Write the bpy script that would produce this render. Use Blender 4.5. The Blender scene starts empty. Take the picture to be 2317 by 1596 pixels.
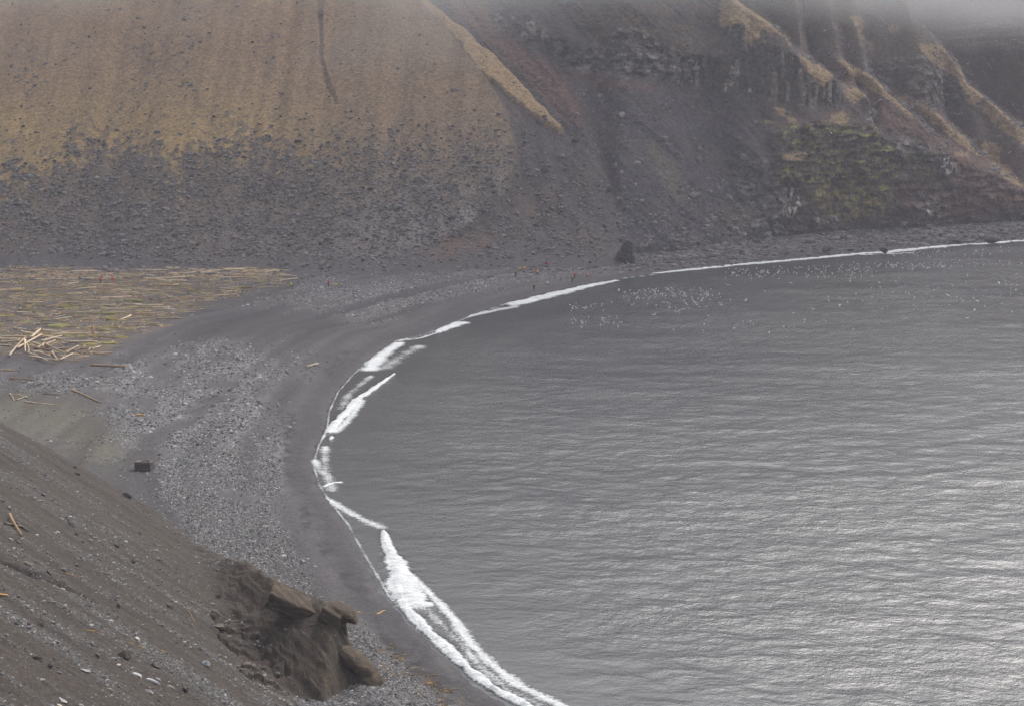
import bpy, bmesh, math, random
import numpy as np
from mathutils import Vector, Matrix, Euler

random.seed(7)
RNG = np.random.default_rng(7)
R = math.radians
scene = bpy.context.scene
COL = scene.collection

# ------------------------------------------------------------------ camera survey
CAMH = 60.0
FPX = 4505.0            # focal length in survey units (frame = 2317 x 1596)
CU, CV = 1158.5, 798.0
PITCH = math.atan((CV - 145.0) / FPX)
cp, sp = math.cos(PITCH), math.sin(PITCH)

def proj(x, y, z):
    """bearing survey coordinates (u to the right, v down) of a world point"""
    h = z - CAMH
    d = y * cp - h * sp
    up = y * sp + h * cp
    return CU + FPX * x / d, CV - FPX * up / d

def ray(u, v):
    a = (u - CU) / FPX
    b = (CV - v) / FPX
    return a, cp + b * sp, -sp + b * cp      # x, y, z direction

def on_z(u, v, z=0.0):
    dx, dy, dz = ray(u, v)
    t = (z - CAMH) / dz
    return dx * t, dy * t

def on_y(u, v, y):
    dx, dy, dz = ray(u, v)
    t = y / dy
    return dx * t, CAMH + dz * t

# ------------------------------------------------------------------ noise
_perm = RNG.permutation(512).astype(np.int64) % 256
_perm = np.concatenate([_perm, _perm, _perm])[:1024]
_ang = RNG.random(256) * 2 * np.pi
_gx, _gy = np.cos(_ang), np.sin(_ang)

def perlin(x, y, seed=0):
    x = np.asarray(x, float) + seed * 17.31
    y = np.asarray(y, float) + seed * 9.77
    xi = np.floor(x); yi = np.floor(y)
    xf = x - xi; yf = y - yi
    xi = xi.astype(np.int64) & 255; yi = yi.astype(np.int64) & 255
    u = xf * xf * xf * (xf * (xf * 6 - 15) + 10)
    v = yf * yf * yf * (yf * (yf * 6 - 15) + 10)
    def g(ix, iy, dx, dy):
        h = _perm[_perm[ix & 255] + (iy & 255)]
        return _gx[h] * dx + _gy[h] * dy
    n00 = g(xi, yi, xf, yf); n10 = g(xi + 1, yi, xf - 1, yf)
    n01 = g(xi, yi + 1, xf, yf - 1); n11 = g(xi + 1, yi + 1, xf - 1, yf - 1)
    return 1.5 * ((n00 * (1 - u) + n10 * u) * (1 - v) + (n01 * (1 - u) + n11 * u) * v)

def fbm(x, y, oct=5, seed=0, gain=0.5, ridged=False):
    s = 0; a = 1.0; t = 0
    for i in range(oct):
        n = perlin(x * 2 ** i, y * 2 ** i, seed + i * 3)
        if ridged:
            n = 1 - 2 * np.abs(n)
        s = s + a * n; t += a; a *= gain
    return s / t

def worley(x, y, seed=0):
    """(distance to nearest cell point, cell random value)"""
    xi = np.floor(x); yi = np.floor(y)
    best = np.full(np.shape(x), 9.0); val = np.zeros(np.shape(x))
    for dx in (-1, 0, 1):
        for dy in (-1, 0, 1):
            cx = (xi + dx).astype(np.int64); cy = (yi + dy).astype(np.int64)
            h = _perm[_perm[(cx + seed * 31) & 255] + (cy & 255)]
            h2 = _perm[_perm[(cy + 77 + seed) & 255] + (cx & 255)]
            px = cx + h / 256.0; py = cy + h2 / 256.0
            d = np.hypot(px - x, py - y)
            m = d < best
            best = np.where(m, d, best); val = np.where(m, ((h * 7 + h2 * 13) % 256) / 256.0, val)
    return best, val

def sstep(a, b, x):
    t = np.clip((x - a) / (b - a), 0, 1)
    return t * t * (3 - 2 * t)

def softplus(t, w):
    return w * np.logaddexp(0, t / w)

def mix(a, b, m):
    m = np.asarray(m)[..., None]
    return a * (1 - m) + np.asarray(b) * m

# ------------------------------------------------------------------ maps of the place (survey raster)
MU0, MV0, MS = -500.0, -760.0, 4.0
MW, MH = 820, 640
_mu, _mv = np.meshgrid(MU0 + MS * np.arange(MW), MV0 + MS * np.arange(MH))

def in_poly(x, y, poly):
    r = np.zeros(x.shape, bool)
    n = len(poly)
    for i in range(n):
        x1, y1 = poly[i]; x2, y2 = poly[(i + 1) % n]
        if y1 == y2:
            continue
        c = ((y1 > y) != (y2 > y)) & (x < (x2 - x1) * (y - y1) / (y2 - y1) + x1)
        r ^= c
    return r

def blur(a, px):
    k = int(round(px / MS))
    if k < 1:
        return a
    for _ in range(2):
        for ax in (0, 1):
            pad = [(0, 0), (0, 0)]; pad[ax] = (k + 1, k)
            b = np.cumsum(np.pad(a, pad, mode='edge'), axis=ax)
            if ax == 0:
                a = (b[2 * k + 1:, :] - b[:-2 * k - 1, :]) / (2 * k + 1)
            else:
                a = (b[:, 2 * k + 1:] - b[:, :-2 * k - 1]) / (2 * k + 1)
    return a

def area(*polys, b=6, warp=0.0, seed=0):
    x, y = _mu, _mv
    if warp:
        x = x + warp * fbm(_mu / 40, _mv / 40, 3, seed)
        y = y + warp * fbm(_mu / 40, _mv / 40, 3, seed + 50)
    r = np.zeros(_mu.shape)
    for p in polys:
        r = np.maximum(r, in_poly(x, y, p).astype(float))
    return blur(r, b)

def samp(m, u, v):
    fx = np.clip((u - MU0) / MS, 0, MW - 1.001); fy = np.clip((v - MV0) / MS, 0, MH - 1.001)
    ix = fx.astype(int); iy = fy.astype(int); fx -= ix; fy -= iy
    return ((m[iy, ix] * (1 - fx) + m[iy, ix + 1] * fx) * (1 - fy)
            + (m[iy + 1, ix] * (1 - fx) + m[iy + 1, ix + 1] * fx) * fy)

def seg_dist(x, y, P):
    """distance to polyline, arc length of the foot point, side (+ left of travel)"""
    best = np.full(x.shape, 1e9); s = np.zeros(x.shape); side = np.ones(x.shape); acc = 0.0
    for i in range(len(P) - 1):
        ax, ay = P[i]; bx, by = P[i + 1]
        dx, dy = bx - ax, by - ay; L = math.hypot(dx, dy)
        if L < 1e-9:
            continue
        t = np.clip(((x - ax) * dx + (y - ay) * dy) / L ** 2, 0, 1)
        qx = x - (ax + t * dx); qy = y - (ay + t * dy)
        d = np.hypot(qx, qy)
        m = d < best - 1e-9
        best = np.where(m, d, best); s = np.where(m, acc + t * L, s)
        side = np.where(m, np.sign(dx * qy - dy * qx) + (dx * qy - dy * qx == 0), side)
        acc += L
    return best, s, side

# ------------------------------------------------------------------ mesh + scene helpers
def tag(o, label=None, cat=None, group=None, kind=None):
    if label: o['label'] = label
    if cat: o['category'] = cat
    if group: o['group'] = group
    if kind: o['kind'] = kind
    return o

def new_obj(name, me, mat=None, parent=None, loc=None):
    o = bpy.data.objects.new(name, me)
    COL.objects.link(o)
    if mat is not None and me is not None:
        if not len(me.materials):
            for m in (mat if isinstance(mat, (list, tuple)) else [mat]):
                me.materials.append(m)
    if parent: o.parent = parent
    if loc is not None: o.location = loc
    return o

def raw_mesh(name, V, F, smooth=True, attrs=None, matidx=None):
    V = np.ascontiguousarray(V, np.float32); F = np.ascontiguousarray(F, np.int32)
    me = bpy.data.meshes.new(name)
    n = F.shape[1]
    me.vertices.add(len(V)); me.vertices.foreach_set('co', V.ravel())
    me.loops.add(F.size); me.loops.foreach_set('vertex_index', F.ravel())
    me.polygons.add(len(F))
    me.polygons.foreach_set('loop_start', np.arange(0, F.size, n, dtype=np.int32))
    me.polygons.foreach_set('loop_total', np.full(len(F), n, np.int32))
    me.polygons.foreach_set('use_smooth', np.full(len(F), smooth, bool))
    if matidx is not None:
        me.polygons.foreach_set('material_index', np.asarray(matidx, np.int32))
    me.update(calc_edges=True)
    for k, a in (attrs or {}).items():
        at = me.color_attributes.new(name=k, type='FLOAT_COLOR', domain='POINT')
        c = np.ones((len(V), 4), np.float32); c[:, :a.shape[1]] = a
        at.data.foreach_set('color', c.ravel())
    return me

def grid_mesh(name, P, keep=None, attrs=None, smooth=True, flip=False):
    n, m = P.shape[:2]
    idx = np.arange(n * m).reshape(n, m)
    a, b, c, d = idx[:-1, :-1], idx[:-1, 1:], idx[1:, 1:], idx[1:, :-1]
    F = np.stack([a, b, c, d] if not flip else [a, d, c, b], -1).reshape(-1, 4)
    V = P.reshape(-1, 3)
    at = {k: v.reshape(-1, v.shape[-1]) for k, v in (attrs or {}).items()}
    if keep is not None:
        kk = keep.reshape(-1)
        F = F[kk[F].any(axis=1)]
        used = np.zeros(n * m, bool); used[F.ravel()] = True
        remap = np.cumsum(used) - 1
        F = remap[F]; V = V[used]; at = {k: v[used] for k, v in at.items()}
    return raw_mesh(name, V, F, smooth, at)

# rock shapes ------------------------------------------------------
def ico(sub):
    bm = bmesh.new(); bmesh.ops.create_icosphere(bm, subdivisions=sub, radius=1.0)
    bm.verts.ensure_lookup_table()
    V = np.array([v.co[:] for v in bm.verts]); F = np.array([[v.index for v in f.verts] for f in bm.faces])
    bm.free(); return V, F

ICO = {1: ico(1), 2: ico(2), 3: ico(3)}
OCT = (np.array([[1, 0, 0], [-1, 0, 0], [0, 1, 0], [0, -1, 0], [0, 0, 1], [0, 0, -1.]]),
       np.array([[0, 2, 4], [2, 1, 4], [1, 3, 4], [3, 0, 4], [2, 0, 5], [1, 2, 5], [3, 1, 5], [0, 3, 5]]))

def facet_rock(sub, seed, cuts=9, depth=0.25, rough=0.05):
    """rock: sphere cut by random planes, so it gets broken faces and edges"""
    rg = np.random.default_rng(seed)
    V, F = ICO[sub]; V = V.copy()
    for _ in range(cuts):
        n = rg.normal(size=3); n /= np.linalg.norm(n)
        h = 1 - depth * rg.random() - 0.22
        d = V @ n
        V = V - np.outer(np.maximum(d - h, 0), n)
    V += rg.normal(size=V.shape) * rough * (1 if sub < 3 else 0.5)
    return V, F

def rot_z(V, a):
    c, s = math.cos(a), math.sin(a)
    return V @ np.array([[c, s, 0], [-s, c, 0], [0, 0, 1]])

def scatter_mesh(name, pts, sizes, protos, cols=None, squash=(0.45, 0.8), smooth=False, stretch=(0.7, 1.3), seed=1):
    """ONE mesh out of many small copies (only for what nobody could count)"""
    rg = np.random.default_rng(seed)
    n = len(pts); pid = rg.integers(0, len(protos), n)
    Vs, Fs, Cs = [], [], []; off = 0
    for k, (PV, PF) in enumerate(protos):
        ii = np.where(pid == k)[0]
        if not len(ii): continue
        a = rg.random(len(ii)) * 2 * np.pi
        sx = sizes[ii] * rg.uniform(*stretch, len(ii)); sy = sizes[ii] * rg.uniform(*stretch, len(ii))
        sz = sizes[ii] * rg.uniform(*squash, len(ii))
        L = PV[None] * np.stack([sx, sy, sz], -1)[:, None, :]
        c, s = np.cos(a)[:, None], np.sin(a)[:, None]
        W = np.stack([L[..., 0] * c - L[..., 1] * s, L[..., 0] * s + L[..., 1] * c, L[..., 2]], -1) + pts[ii][:, None, :]
        Vs.append(W.reshape(-1, 3))
        Fs.append((PF[None] + (np.arange(len(ii)) * len(PV))[:, None, None] + off).reshape(-1, PF.shape[1]))
        if cols is not None: Cs.append(np.repeat(cols[ii], len(PV), 0))
        off += len(ii) * len(PV)
    return raw_mesh(name, np.concatenate(Vs), np.concatenate(Fs), smooth,
                    {'Col': np.concatenate(Cs)} if cols is not None else None)

# ------------------------------------------------------------------ node materials
def nmat(name):
    m = bpy.data.materials.new(name); m.use_nodes = True
    nt = m.node_tree; nt.nodes.clear()
    out = nt.nodes.new('ShaderNodeOutputMaterial'); b = nt.nodes.new('ShaderNodeBsdfPrincipled')
    nt.links.new(b.outputs[0], out.inputs[0])
    return m, nt, b

def nd(nt, t, **kw):
    n = nt.nodes.new(t)
    for k, v in kw.items():
        if k.startswith('i_'):
            key = k[2:]
            n.inputs[int(key) if key.isdigit() else key.replace('_', ' ')].default_value = v
        else:
            setattr(n, k, v)
    return n

def math_n(nt, op, a, b=None, clamp=False):
    n = nt.nodes.new('ShaderNodeMath'); n.operation = op; n.use_clamp = clamp
    for i, v in enumerate((a, b)):
        if v is None: continue
        if isinstance(v, (int, float)): n.inputs[i].default_value = v
        else: nt.links.new(v, n.inputs[i])
    return n.outputs[0]

def mapped(nt, src, scale, rz=0.0):
    n = nt.nodes.new('ShaderNodeMapping'); nt.links.new(src, n.inputs[0]); n.inputs['Scale'].default_value = scale
    n.inputs['Rotation'].default_value = (0, 0, rz)
    return n.outputs[0]

def noise_n(nt, vec, scale, detail=4, rough=0.6):
    n = nd(nt, 'ShaderNodeTexNoise', i_Scale=scale, i_Detail=detail, i_Roughness=rough)
    nt.links.new(vec, n.inputs['Vector']); return n.outputs['Fac']

def maprange(nt, v, a, b, c, d, smooth=False):
    n = nd(nt, 'ShaderNodeMapRange'); nt.links.new(v, n.inputs[0])
    if smooth: n.interpolation_type = 'SMOOTHSTEP'
    for i, k in enumerate((a, b, c, d)): n.inputs[i + 1].default_value = k
    return n.outputs[0]

def ground_mat(name, vari=0.5, scales=(0.9, 4.0), bump=0.5, bdist=0.25, rough=0.95, voron=None, attr='Col', stretch=(1, 1, 1)):
    """mineral surface: its own colour from the mesh, broken up by grain and relief"""
    m, nt, b = nmat(name)
    col = nd(nt, 'ShaderNodeVertexColor', layer_name=attr)
    geo = nd(nt, 'ShaderNodeNewGeometry')
    pos = mapped(nt, geo.outputs['Position'], stretch)
    n1 = noise_n(nt, pos, scales[0], 6, 0.65); n2 = noise_n(nt, pos, scales[1], 4, 0.7)
    f = math_n(nt, 'ADD', math_n(nt, 'MULTIPLY', n1, 0.5), math_n(nt, 'MULTIPLY', n2, 0.5))
    g = maprange(nt, f, 0.35, 0.65, 1 - vari, 1 + vari)
    hgt = f
    if voron:
        vn = nd(nt, 'ShaderNodeTexVoronoi', i_Scale=voron); nt.links.new(geo.outputs['Position'], vn.inputs['Vector'])
        sep = nd(nt, 'ShaderNodeSeparateColor'); nt.links.new(vn.outputs['Color'], sep.inputs[0])
        g2 = maprange(nt, sep.outputs[0], 0.0, 1.0, 0.7, 1.3)
        g = math_n(nt, 'MULTIPLY', g, g2)
        hgt = math_n(nt, 'SUBTRACT', f, math_n(nt, 'MULTIPLY', vn.outputs['Distance'], 0.6))
    vm = nd(nt, 'ShaderNodeVectorMath', operation='SCALE')
    nt.links.new(col.outputs[0], vm.inputs[0]); nt.links.new(g, vm.inputs['Scale'])
    nt.links.new(vm.outputs[0], b.inputs['Base Color'])
    bp = nd(nt, 'ShaderNodeBump', i_Strength=bump, i_Distance=bdist)
    nt.links.new(hgt, bp.inputs['Height']); nt.links.new(bp.outputs[0], b.inputs['Normal'])
    b.inputs['Roughness'].default_value = rough
    b.inputs['Specular IOR Level'].default_value = 0.25
    return m

def plain_mat(name, color, rough=0.8, vari=0.25, scale=6.0, bump=0.2, spec=0.3, stretch=(1, 1, 1), random_tint=0.0):
    m, nt, b = nmat(name)
    tc = nd(nt, 'ShaderNodeTexCoord')
    f = noise_n(nt, mapped(nt, tc.outputs['Object'], stretch), scale, 4, 0.65)
    g = maprange(nt, f, 0.3, 0.7, 1 - vari, 1 + vari)
    if random_tint:
        oi = nd(nt, 'ShaderNodeObjectInfo')
        g = math_n(nt, 'MULTIPLY', g, maprange(nt, oi.outputs['Random'], 0, 1, 1 - random_tint, 1 + random_tint))
    rgb = nd(nt, 'ShaderNodeRGB'); rgb.outputs[0].default_value = (*color, 1)
    vm = nd(nt, 'ShaderNodeVectorMath', operation='SCALE')
    nt.links.new(rgb.outputs[0], vm.inputs[0]); nt.links.new(g, vm.inputs['Scale'])
    nt.links.new(vm.outputs[0], b.inputs['Base Color'])
    bp = nd(nt, 'ShaderNodeBump', i_Strength=bump, i_Distance=0.05)
    nt.links.new(f, bp.inputs['Height']); nt.links.new(bp.outputs[0], b.inputs['Normal'])
    b.inputs['Roughness'].default_value = rough
    b.inputs['Specular IOR Level'].default_value = spec
    return m
# ================================================================== SHORE AND BEACH
SHORE_PX = [(2900, 500), (2600, 520), (2317, 541), (2250, 548), (2150, 553), (2050, 562), (1950, 570), (1850, 580), (1750, 589),
            (1650, 599), (1550, 609), (1480, 618), (1400, 630), (1330, 643), (1250, 658), (1150, 684), (1080, 708),
            (1020, 733), (960, 757), (897, 770), (860, 795), (830, 820), (800, 845), (765, 885), (744, 930), (738, 972),
            (720, 1005), (707, 1050), (722, 1100), (745, 1135), (785, 1185), (815, 1240), (850, 1300), (878, 1350),
            (925, 1398), (960, 1434), (1010, 1480), (1060, 1530), (1105, 1567), (1165, 1600), (1260, 1660), (1420, 1760), (1900, 2000)]
SHORE = [on_z(u, v) for u, v in SHORE_PX]
SHORE.insert(0, (420.0, 790.0)); SHORE.insert(0, (700.0, 830.0))
SHORE.append((SHORE[-1][0] + 120, SHORE[-1][1] - 70))

def shore_coords(x, y):
    d, s, side = seg_dist(x, y, SHORE)
    return d * -side, s           # + inland

# which side is inland?  test with a known beach point
_t = np.array([on_z(500, 900)]); _sd, _ = shore_coords(_t[:, 0], _t[:, 1])
SHSIGN = 1.0 if _sd[0] > 0 else -1.0

def shore_sd(x, y):
    sd, s = shore_coords(x, y)
    return sd * SHSIGN, s

def cusps(s):
    """scalloped water's edge"""
    p = s / 7.5 + 1.2 * perlin(s / 40, s * 0, 3)
    a = np.abs(np.sin(np.pi * p))
    return (1 - a) * 1.0 + 0.7 * perlin(s / 3.1, s * 0 + 2, 5)

def beach_z(x, y, sd=None, s=None):
    if sd is None:
        sd, s = shore_sd(x, y)
    e = sd - 0.55 * cusps(s) * np.exp(-np.abs(sd) / 6)
    z = np.where(e > 0, 3.0 * (1 - np.exp(-e / 24)), 0.11 * e)
    inl = sstep(14, 45, sd)
    z = z + inl * (0.45 * fbm(x / 32, y / 45, 3, 11) + 0.12 * fbm(x / 7, y / 9, 3, 12))
    # storm berm along the shore
    z = z + 0.35 * np.exp(-((sd - 11 - 2.5 * perlin(s / 50, s * 0, 9)) / 3.2) ** 2)
    # sand fan climbing to the left behind the near spur
    z = z + 0.06 * softplus(-x - 55 - 0.05 * (y - 250), 6) * sstep(330, 280, y)
    return np.maximum(z, -6)

# ---- beach maps
cobble = area([(235, 905), (330, 880), (470, 872), (560, 890), (640, 930), (655, 1010), (640, 1090), (600, 1150), (640, 1220), (720, 1330),
               (640, 1330), (540, 1290), (420, 1240), (320, 1145), (255, 1060), (310, 1020), (240, 960)],
              [(-100, 850), (60, 845), (160, 850), (235, 840), (300, 800), (330, 800), (320, 860), (240, 890), (150, 880), (60, 872), (-100, 880)],
              [(380, 770), (480, 762), (560, 780), (640, 830), (620, 870), (560, 880), (430, 870), (400, 820)], b=16, warp=22)
cobble_far = area([(470, 640), (640, 630), (800, 640), (1000, 620), (1200, 600), (1420, 590), (1420, 612), (1300, 625), (1200, 645), (1060, 670), (930, 700), (860, 725),
                   (760, 700), (640, 690), (520, 690)],
                  [(560, 790), (700, 800), (740, 790), (700, 860), (640, 850)],
                  [(700, 1340), (800, 1400), (900, 1500), (1100, 1640), (700, 1640), (700, 1400)], b=12, warp=16)
boulder_shore = area([(1400, 575), (1700, 545), (1850, 522), (2317, 500), (2800, 470), (2800, 530), (2317, 545), (1900, 575), (1650, 598), (1500, 606), (1400, 612)], b=5, warp=5)
smooth_sand = area([(380, 715), (470, 690), (620, 700), (800, 735), (860, 740), (740, 765), (620, 770), (560, 760), (450, 748), (390, 745)],
                   [(520, 770), (620, 790), (690, 800), (640, 810), (560, 790)], b=10, warp=10)
wrack = area([(640, 935), (668, 935), (665, 1060), (645, 1060)], [(655, 1060), (680, 1060), (676, 1092), (655, 1092)],
             [(680, 1150), (700, 1150), (703, 1192), (682, 1192)], [(720, 1225), (755, 1225), (755, 1250), (725, 1250)],
             [(750, 1270), (800, 1300), (860, 1360), (850, 1370), (790, 1320)],
             [(840, 1400), (900, 1460), (960, 1500), (1040, 1560), (1080, 1600), (1040, 1610), (960, 1560), (900, 1500), (850, 1430)],
             [(730, 840), (770, 800), (800, 790), (780, 815), (740, 855)], b=3, warp=14)
olive = area([(0, 880), (60, 885), (150, 890), (240, 960), (300, 1020), (250, 1050), (310, 1140), (200, 1060), (100, 990), (-200, 950), (-200, 870)], b=26, warp=24)
drift_area = area([(-300, 618), (180, 612), (330, 622), (560, 606), (640, 618), (650, 645), (560, 660), (470, 690), (400, 720), (300, 760), (240, 800),
                   (160, 812), (60, 800), (-300, 790)], b=8, warp=10)
moss_patch = area([(-300, 650), (150, 655), (350, 640), (560, 628), (620, 640), (500, 670), (420, 700), (330, 740), (260, 780), (200, 800), (-300, 760)], b=14, warp=14)
redsoil = area([(-300, 605), (300, 600), (620, 602), (600, 616), (330, 616), (100, 640), (-300, 650)], b=10, warp=10)

def fan_grid(a0, a1, na, d0, d1, ndist, inv=True):
    A = np.linspace(R(a0), R(a1), na)
    if inv:
        D = 1 / np.linspace(1 / d0, 1 / d1, ndist)
    else:
        D = np.linspace(d0, d1, ndist)
    A, D = np.meshgrid(A, D)
    return D * np.tan(A), D

# beach mesh
X, Y = fan_grid(-23, 23, 1250, 112, 760, 900)
sd, s = shore_sd(X, Y)
Z = beach_z(X, Y, sd, s)
U, V = proj(X, Y, Z)
cobm = np.clip(samp(cobble, U, V), 0, 1); cobf = samp(cobble_far, U, V); bsh = samp(boulder_shore, U, V)
ptch = fbm(X / 9, Y / 14, 4, 21)
cob_all = sstep(2.5, 6, sd + 1.5 * ptch) * np.clip((cobm + 0.8 * cobf) * sstep(-0.55, 0.1, ptch) + 0.35 * sstep(0.05, 0.5, ptch) * sstep(8, 25, sd), 0, 1) * (1 - samp(smooth_sand, U, V))
Z = Z + cob_all * 0.05 * fbm(X / 1.1, Y / 1.1, 2, 23) + bsh * 0.5 * (fbm(X / 3, Y / 3, 4, 24, ridged=True)) * sstep(0, 6, sd)
base = np.array([0.046, 0.043, 0.046])
bands = sstep(0.12, 0.42, perlin(s / 70 + 0.3 * perlin(s / 20, sd / 9, 38), sd / 8.5, 37) + 0.25 * fbm(X / 5, Y / 7, 3, 39)) * sstep(6, 12, sd) * sstep(130, 80, sd)
cob_all = cob_all * (1 - 0.85 * bands)
Z = Z - 0.25 * bands
C = np.broadcast_to(base, X.shape + (3,)).copy()
big = fbm(X / 30, Y / 40, 4, 25)
C *= (1 + 0.34 * big)[..., None]
C = mix(C, [0.115, 0.111, 0.113], cob_all * 0.75)
C = mix(C, [0.033, 0.031, 0.034], samp(smooth_sand, U, V) * 0.7)
C = mix(C, [0.060, 0.055, 0.042], samp(olive, U, V) * 0.9)
C = mix(C, [0.058, 0.045, 0.038], samp(redsoil, U, V) * 0.8)
C = mix(C, [0.090, 0.067, 0.046], samp(drift_area, U, V) * 0.9 * sstep(-0.6, 0.3, fbm(X / 6, Y / 8, 3, 27)))
mp = samp(moss_patch, U, V) * sstep(0.14, 0.26, fbm(X / 4.5, Y / 3.8, 4, 28, gain=0.6))
C = mix(C, [0.115, 0.095, 0.035], mp * 0.8)
Z = Z + 0.18 * mp
C = mix(C, [0.014, 0.013, 0.014], np.clip(samp(wrack, U, V) * 1.6, 0, 1) * sstep(-0.3, 0.25, fbm(X / 2, Y / 3, 3, 29)) * 0.9)
C = mix(C, [0.033, 0.031, 0.033], bands * 0.7)
streak = perlin(s / 60, sd / 3.2, 31)
C *= (1 + 0.42 * streak * sstep(3, 8, sd) * sstep(120, 60, sd))[..., None]
wet = sstep(2.6, 1.0, sd + 0.8 * cusps(s) + 1.2 * perlin(s / 20, s * 0, 33)) * (0.55 + 0.45 * perlin(s / 9, sd / 2, 36))
damp = sstep(6.5, 4.0, sd * np.where(s > 0, 1, 1) + 1.6 * np.abs(np.sin(np.pi * (s / 8.5 + perlin(s / 50, s * 0, 35)))) + 1.2 * perlin(s / 20, s * 0, 34))
C = mix(C, [0.031, 0.029, 0.032], damp * 0.75)
C = mix(C, [0.034, 0.032, 0.036], wet * 0.7)
wet = wet * 0.6
C *= 1.28
shore_attr = np.stack([s / 100, sd / 100, wet], -1)
BEACH = dict(P=np.stack([X, Y, Z], -1), U=U, V=V, sd=sd, s=s, cob=cob_all, bsh=bsh, drift=samp(drift_area, U, V))
me = grid_mesh('beach', BEACH['P'], keep=(sd > -35), attrs={'Col': C, 'shore': shore_attr})
m_beach = ground_mat('black_sand_and_pebbles', vari=0.42, scales=(1.6, 7.0), bump=0.55, bdist=0.12, voron=3.2)
_nt = m_beach.node_tree; _b = [n for n in _nt.nodes if n.type == 'BSDF_PRINCIPLED'][0]
_sh = nd(_nt, 'ShaderNodeVertexColor', layer_name='shore'); _sp = nd(_nt, 'ShaderNodeSeparateColor'); _nt.links.new(_sh.outputs[0], _sp.inputs[0])
_nt.links.new(maprange(_nt, _sp.outputs[2], 0, 1, 0.95, 0.55), _b.inputs['Roughness'])
_bp = [n for n in _nt.nodes if n.type == 'BUMP'][0]
_nt.links.new(maprange(_nt, _sp.outputs[2], 0, 0.8, 0.55, 0.08), _bp.inputs['Strength'])
tag(new_obj('beach', me, m_beach), 'black sand and shingle beach curving round the bay', kind='structure')

# ================================================================== SEA
FOAM = [  # polyline in survey units, half width in metres (start, end), strength
    ([(897, 771), (860, 796), (830, 821), (800, 846), (765, 886), (745, 930), (740, 972), (722, 1005), (709, 1050), (724, 1100), (747, 1135), (787, 1185), (817, 1240), (852, 1300), (880, 1350), (926, 1398)], (0.40, 0.40), 0.60),
    ([(840, 850), (790, 890), (772, 925)], (1.6, 1.6), 0.56),
    ([(735, 1010), (735, 1060), (752, 1110)], (1.5, 1.5), 0.60),
    ([(1478, 618), (1560, 610), (1650, 600), (1750, 592), (1850, 583), (1950, 573), (2000, 571), (2080, 562), (2170, 553), (2250, 549), (2317, 543), (2500, 530)], (2.6, 4.2), 0.92),
    ([(1930, 578), (2000, 575), (2060, 572)], (1.6, 2.4), 0.7),
    ([(1400, 631), (1440, 626), (1478, 622)], (1.2, 1.2), 0.7),
    ([(897, 771), (960, 757), (1020, 734), (1080, 709), (1150, 686)], (0.8, 0.8), 0.62),
    ([(1162, 689), (1200, 680), (1260, 665), (1330, 648), (1398, 635)], (2.9, 1.2), 1.3),
    ([(1060, 716), (1130, 700), (1165, 694)], (2.0, 2.4), 0.74),
    ([(990, 751), (1015, 742), (1042, 732)], (1.0, 2.2), 1.25),
    ([(900, 771), (950, 765), (985, 754), (1010, 748)], (1.0, 0.8), 0.8),
    ([(905, 775), (872, 797), (848, 818), (838, 835)], (2.2, 2.8), 0.85),
    ([(950, 782), (905, 808), (870, 832)], (3.4, 3.0), 0.55),
    ([(745, 978), (762, 955), (790, 928), (806, 905), (836, 886), (868, 864), (893, 846)], (1.05, 0.4), 1.4),
    ([(757, 978), (780, 958), (800, 934), (818, 905)], (1.5, 1.2), 0.72),
    ([(748, 996), (751, 990)], (0.45, 0.45), 1.3),
    ([(712, 1040), (722, 1060), (745, 1080)], (1.3, 1.6), 0.62),
    ([(733, 1100), (750, 1092), (770, 1090)], (0.6, 0.6), 0.95),
    ([(745, 1130), (775, 1150), (815, 1172), (862, 1192)], (1.4, 1.6), 0.70),
    ([(868, 1203), (876, 1235), (893, 1270), (905, 1300), (915, 1335), (940, 1368)], (0.5, 2.0), 1.45),
    ([(895, 1320), (920, 1380), (965, 1428), (1010, 1468), (1055, 1512), (1110, 1556), (1180, 1592), (1290, 1660)], (0.9, 0.55), 1.35),
    ([(915, 1290), (960, 1330), (1000, 1370), (1030, 1405), (1060, 1450), (1110, 1500), (1170, 1548), (1270, 1596), (1400, 1680)], (1.0, 1.2), 0.78),
    ([(940, 1350), (985, 1400), (1040, 1450), (1090, 1510), (1150, 1560), (1250, 1610)], (1.3, 1.2), 0.60),
]
X, Y = fan_grid(-10, 24, 1300, 118, 1250, 900)
sd, s = shore_sd(X, Y)
off = sstep(0, 30, -sd)
Fm = np.zeros(X.shape)
lipz = np.zeros(X.shape)
for pl, (w0, w1), k in FOAM:
    P = [on_z(u, v) for u, v in pl]
    L = sum(math.hypot(P[i + 1][0] - P[i][0], P[i + 1][1] - P[i][1]) for i in range(len(P) - 1))
    xs = [p[0] for p in P]; ys = [p[1] for p in P]
    sel = (X > min(xs) - 25) & (X < max(xs) + 25) & (Y > min(ys) - 25) & (Y < max(ys) + 25)
    d, t, _sd2 = seg_dist(X[sel], Y[sel], P)
    w = w0 + (w1 - w0) * t / L
    w = w * (1 + 0.45 * perlin(t / 5.0, t * 0, 40) + 0.3 * perlin(t / 1.6, t * 0, 41) + 0.25 * perlin(t / 0.7, t * 0, 42))
    kk = k * (1 + (0.32 if k < 0.7 else 0.12) * perlin(t / 7, t * 0, 43))
    f = kk * (0.80 * np.exp(-(d / (0.95 * w)) ** 2) + 0.30 * np.exp(-d / (1.5 * w)))
    Fm[sel] = np.maximum(Fm[sel], f)
    if k > 1.2:
        lipz[sel] = np.maximum(lipz[sel], 0.5 * np.exp(-(d / (w * 0.9)) ** 2))
wav = (0.15 * perlin(X / 12 + 0.25 * Y / 9, Y / 8, 61) + 0.10 * perlin(X / 4.6 - 0.2 * Y / 4, Y / 3.4, 62) + 0.055 * perlin(X / 2.1 + .3 * Y / 2, Y / 1.6, 63))
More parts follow.
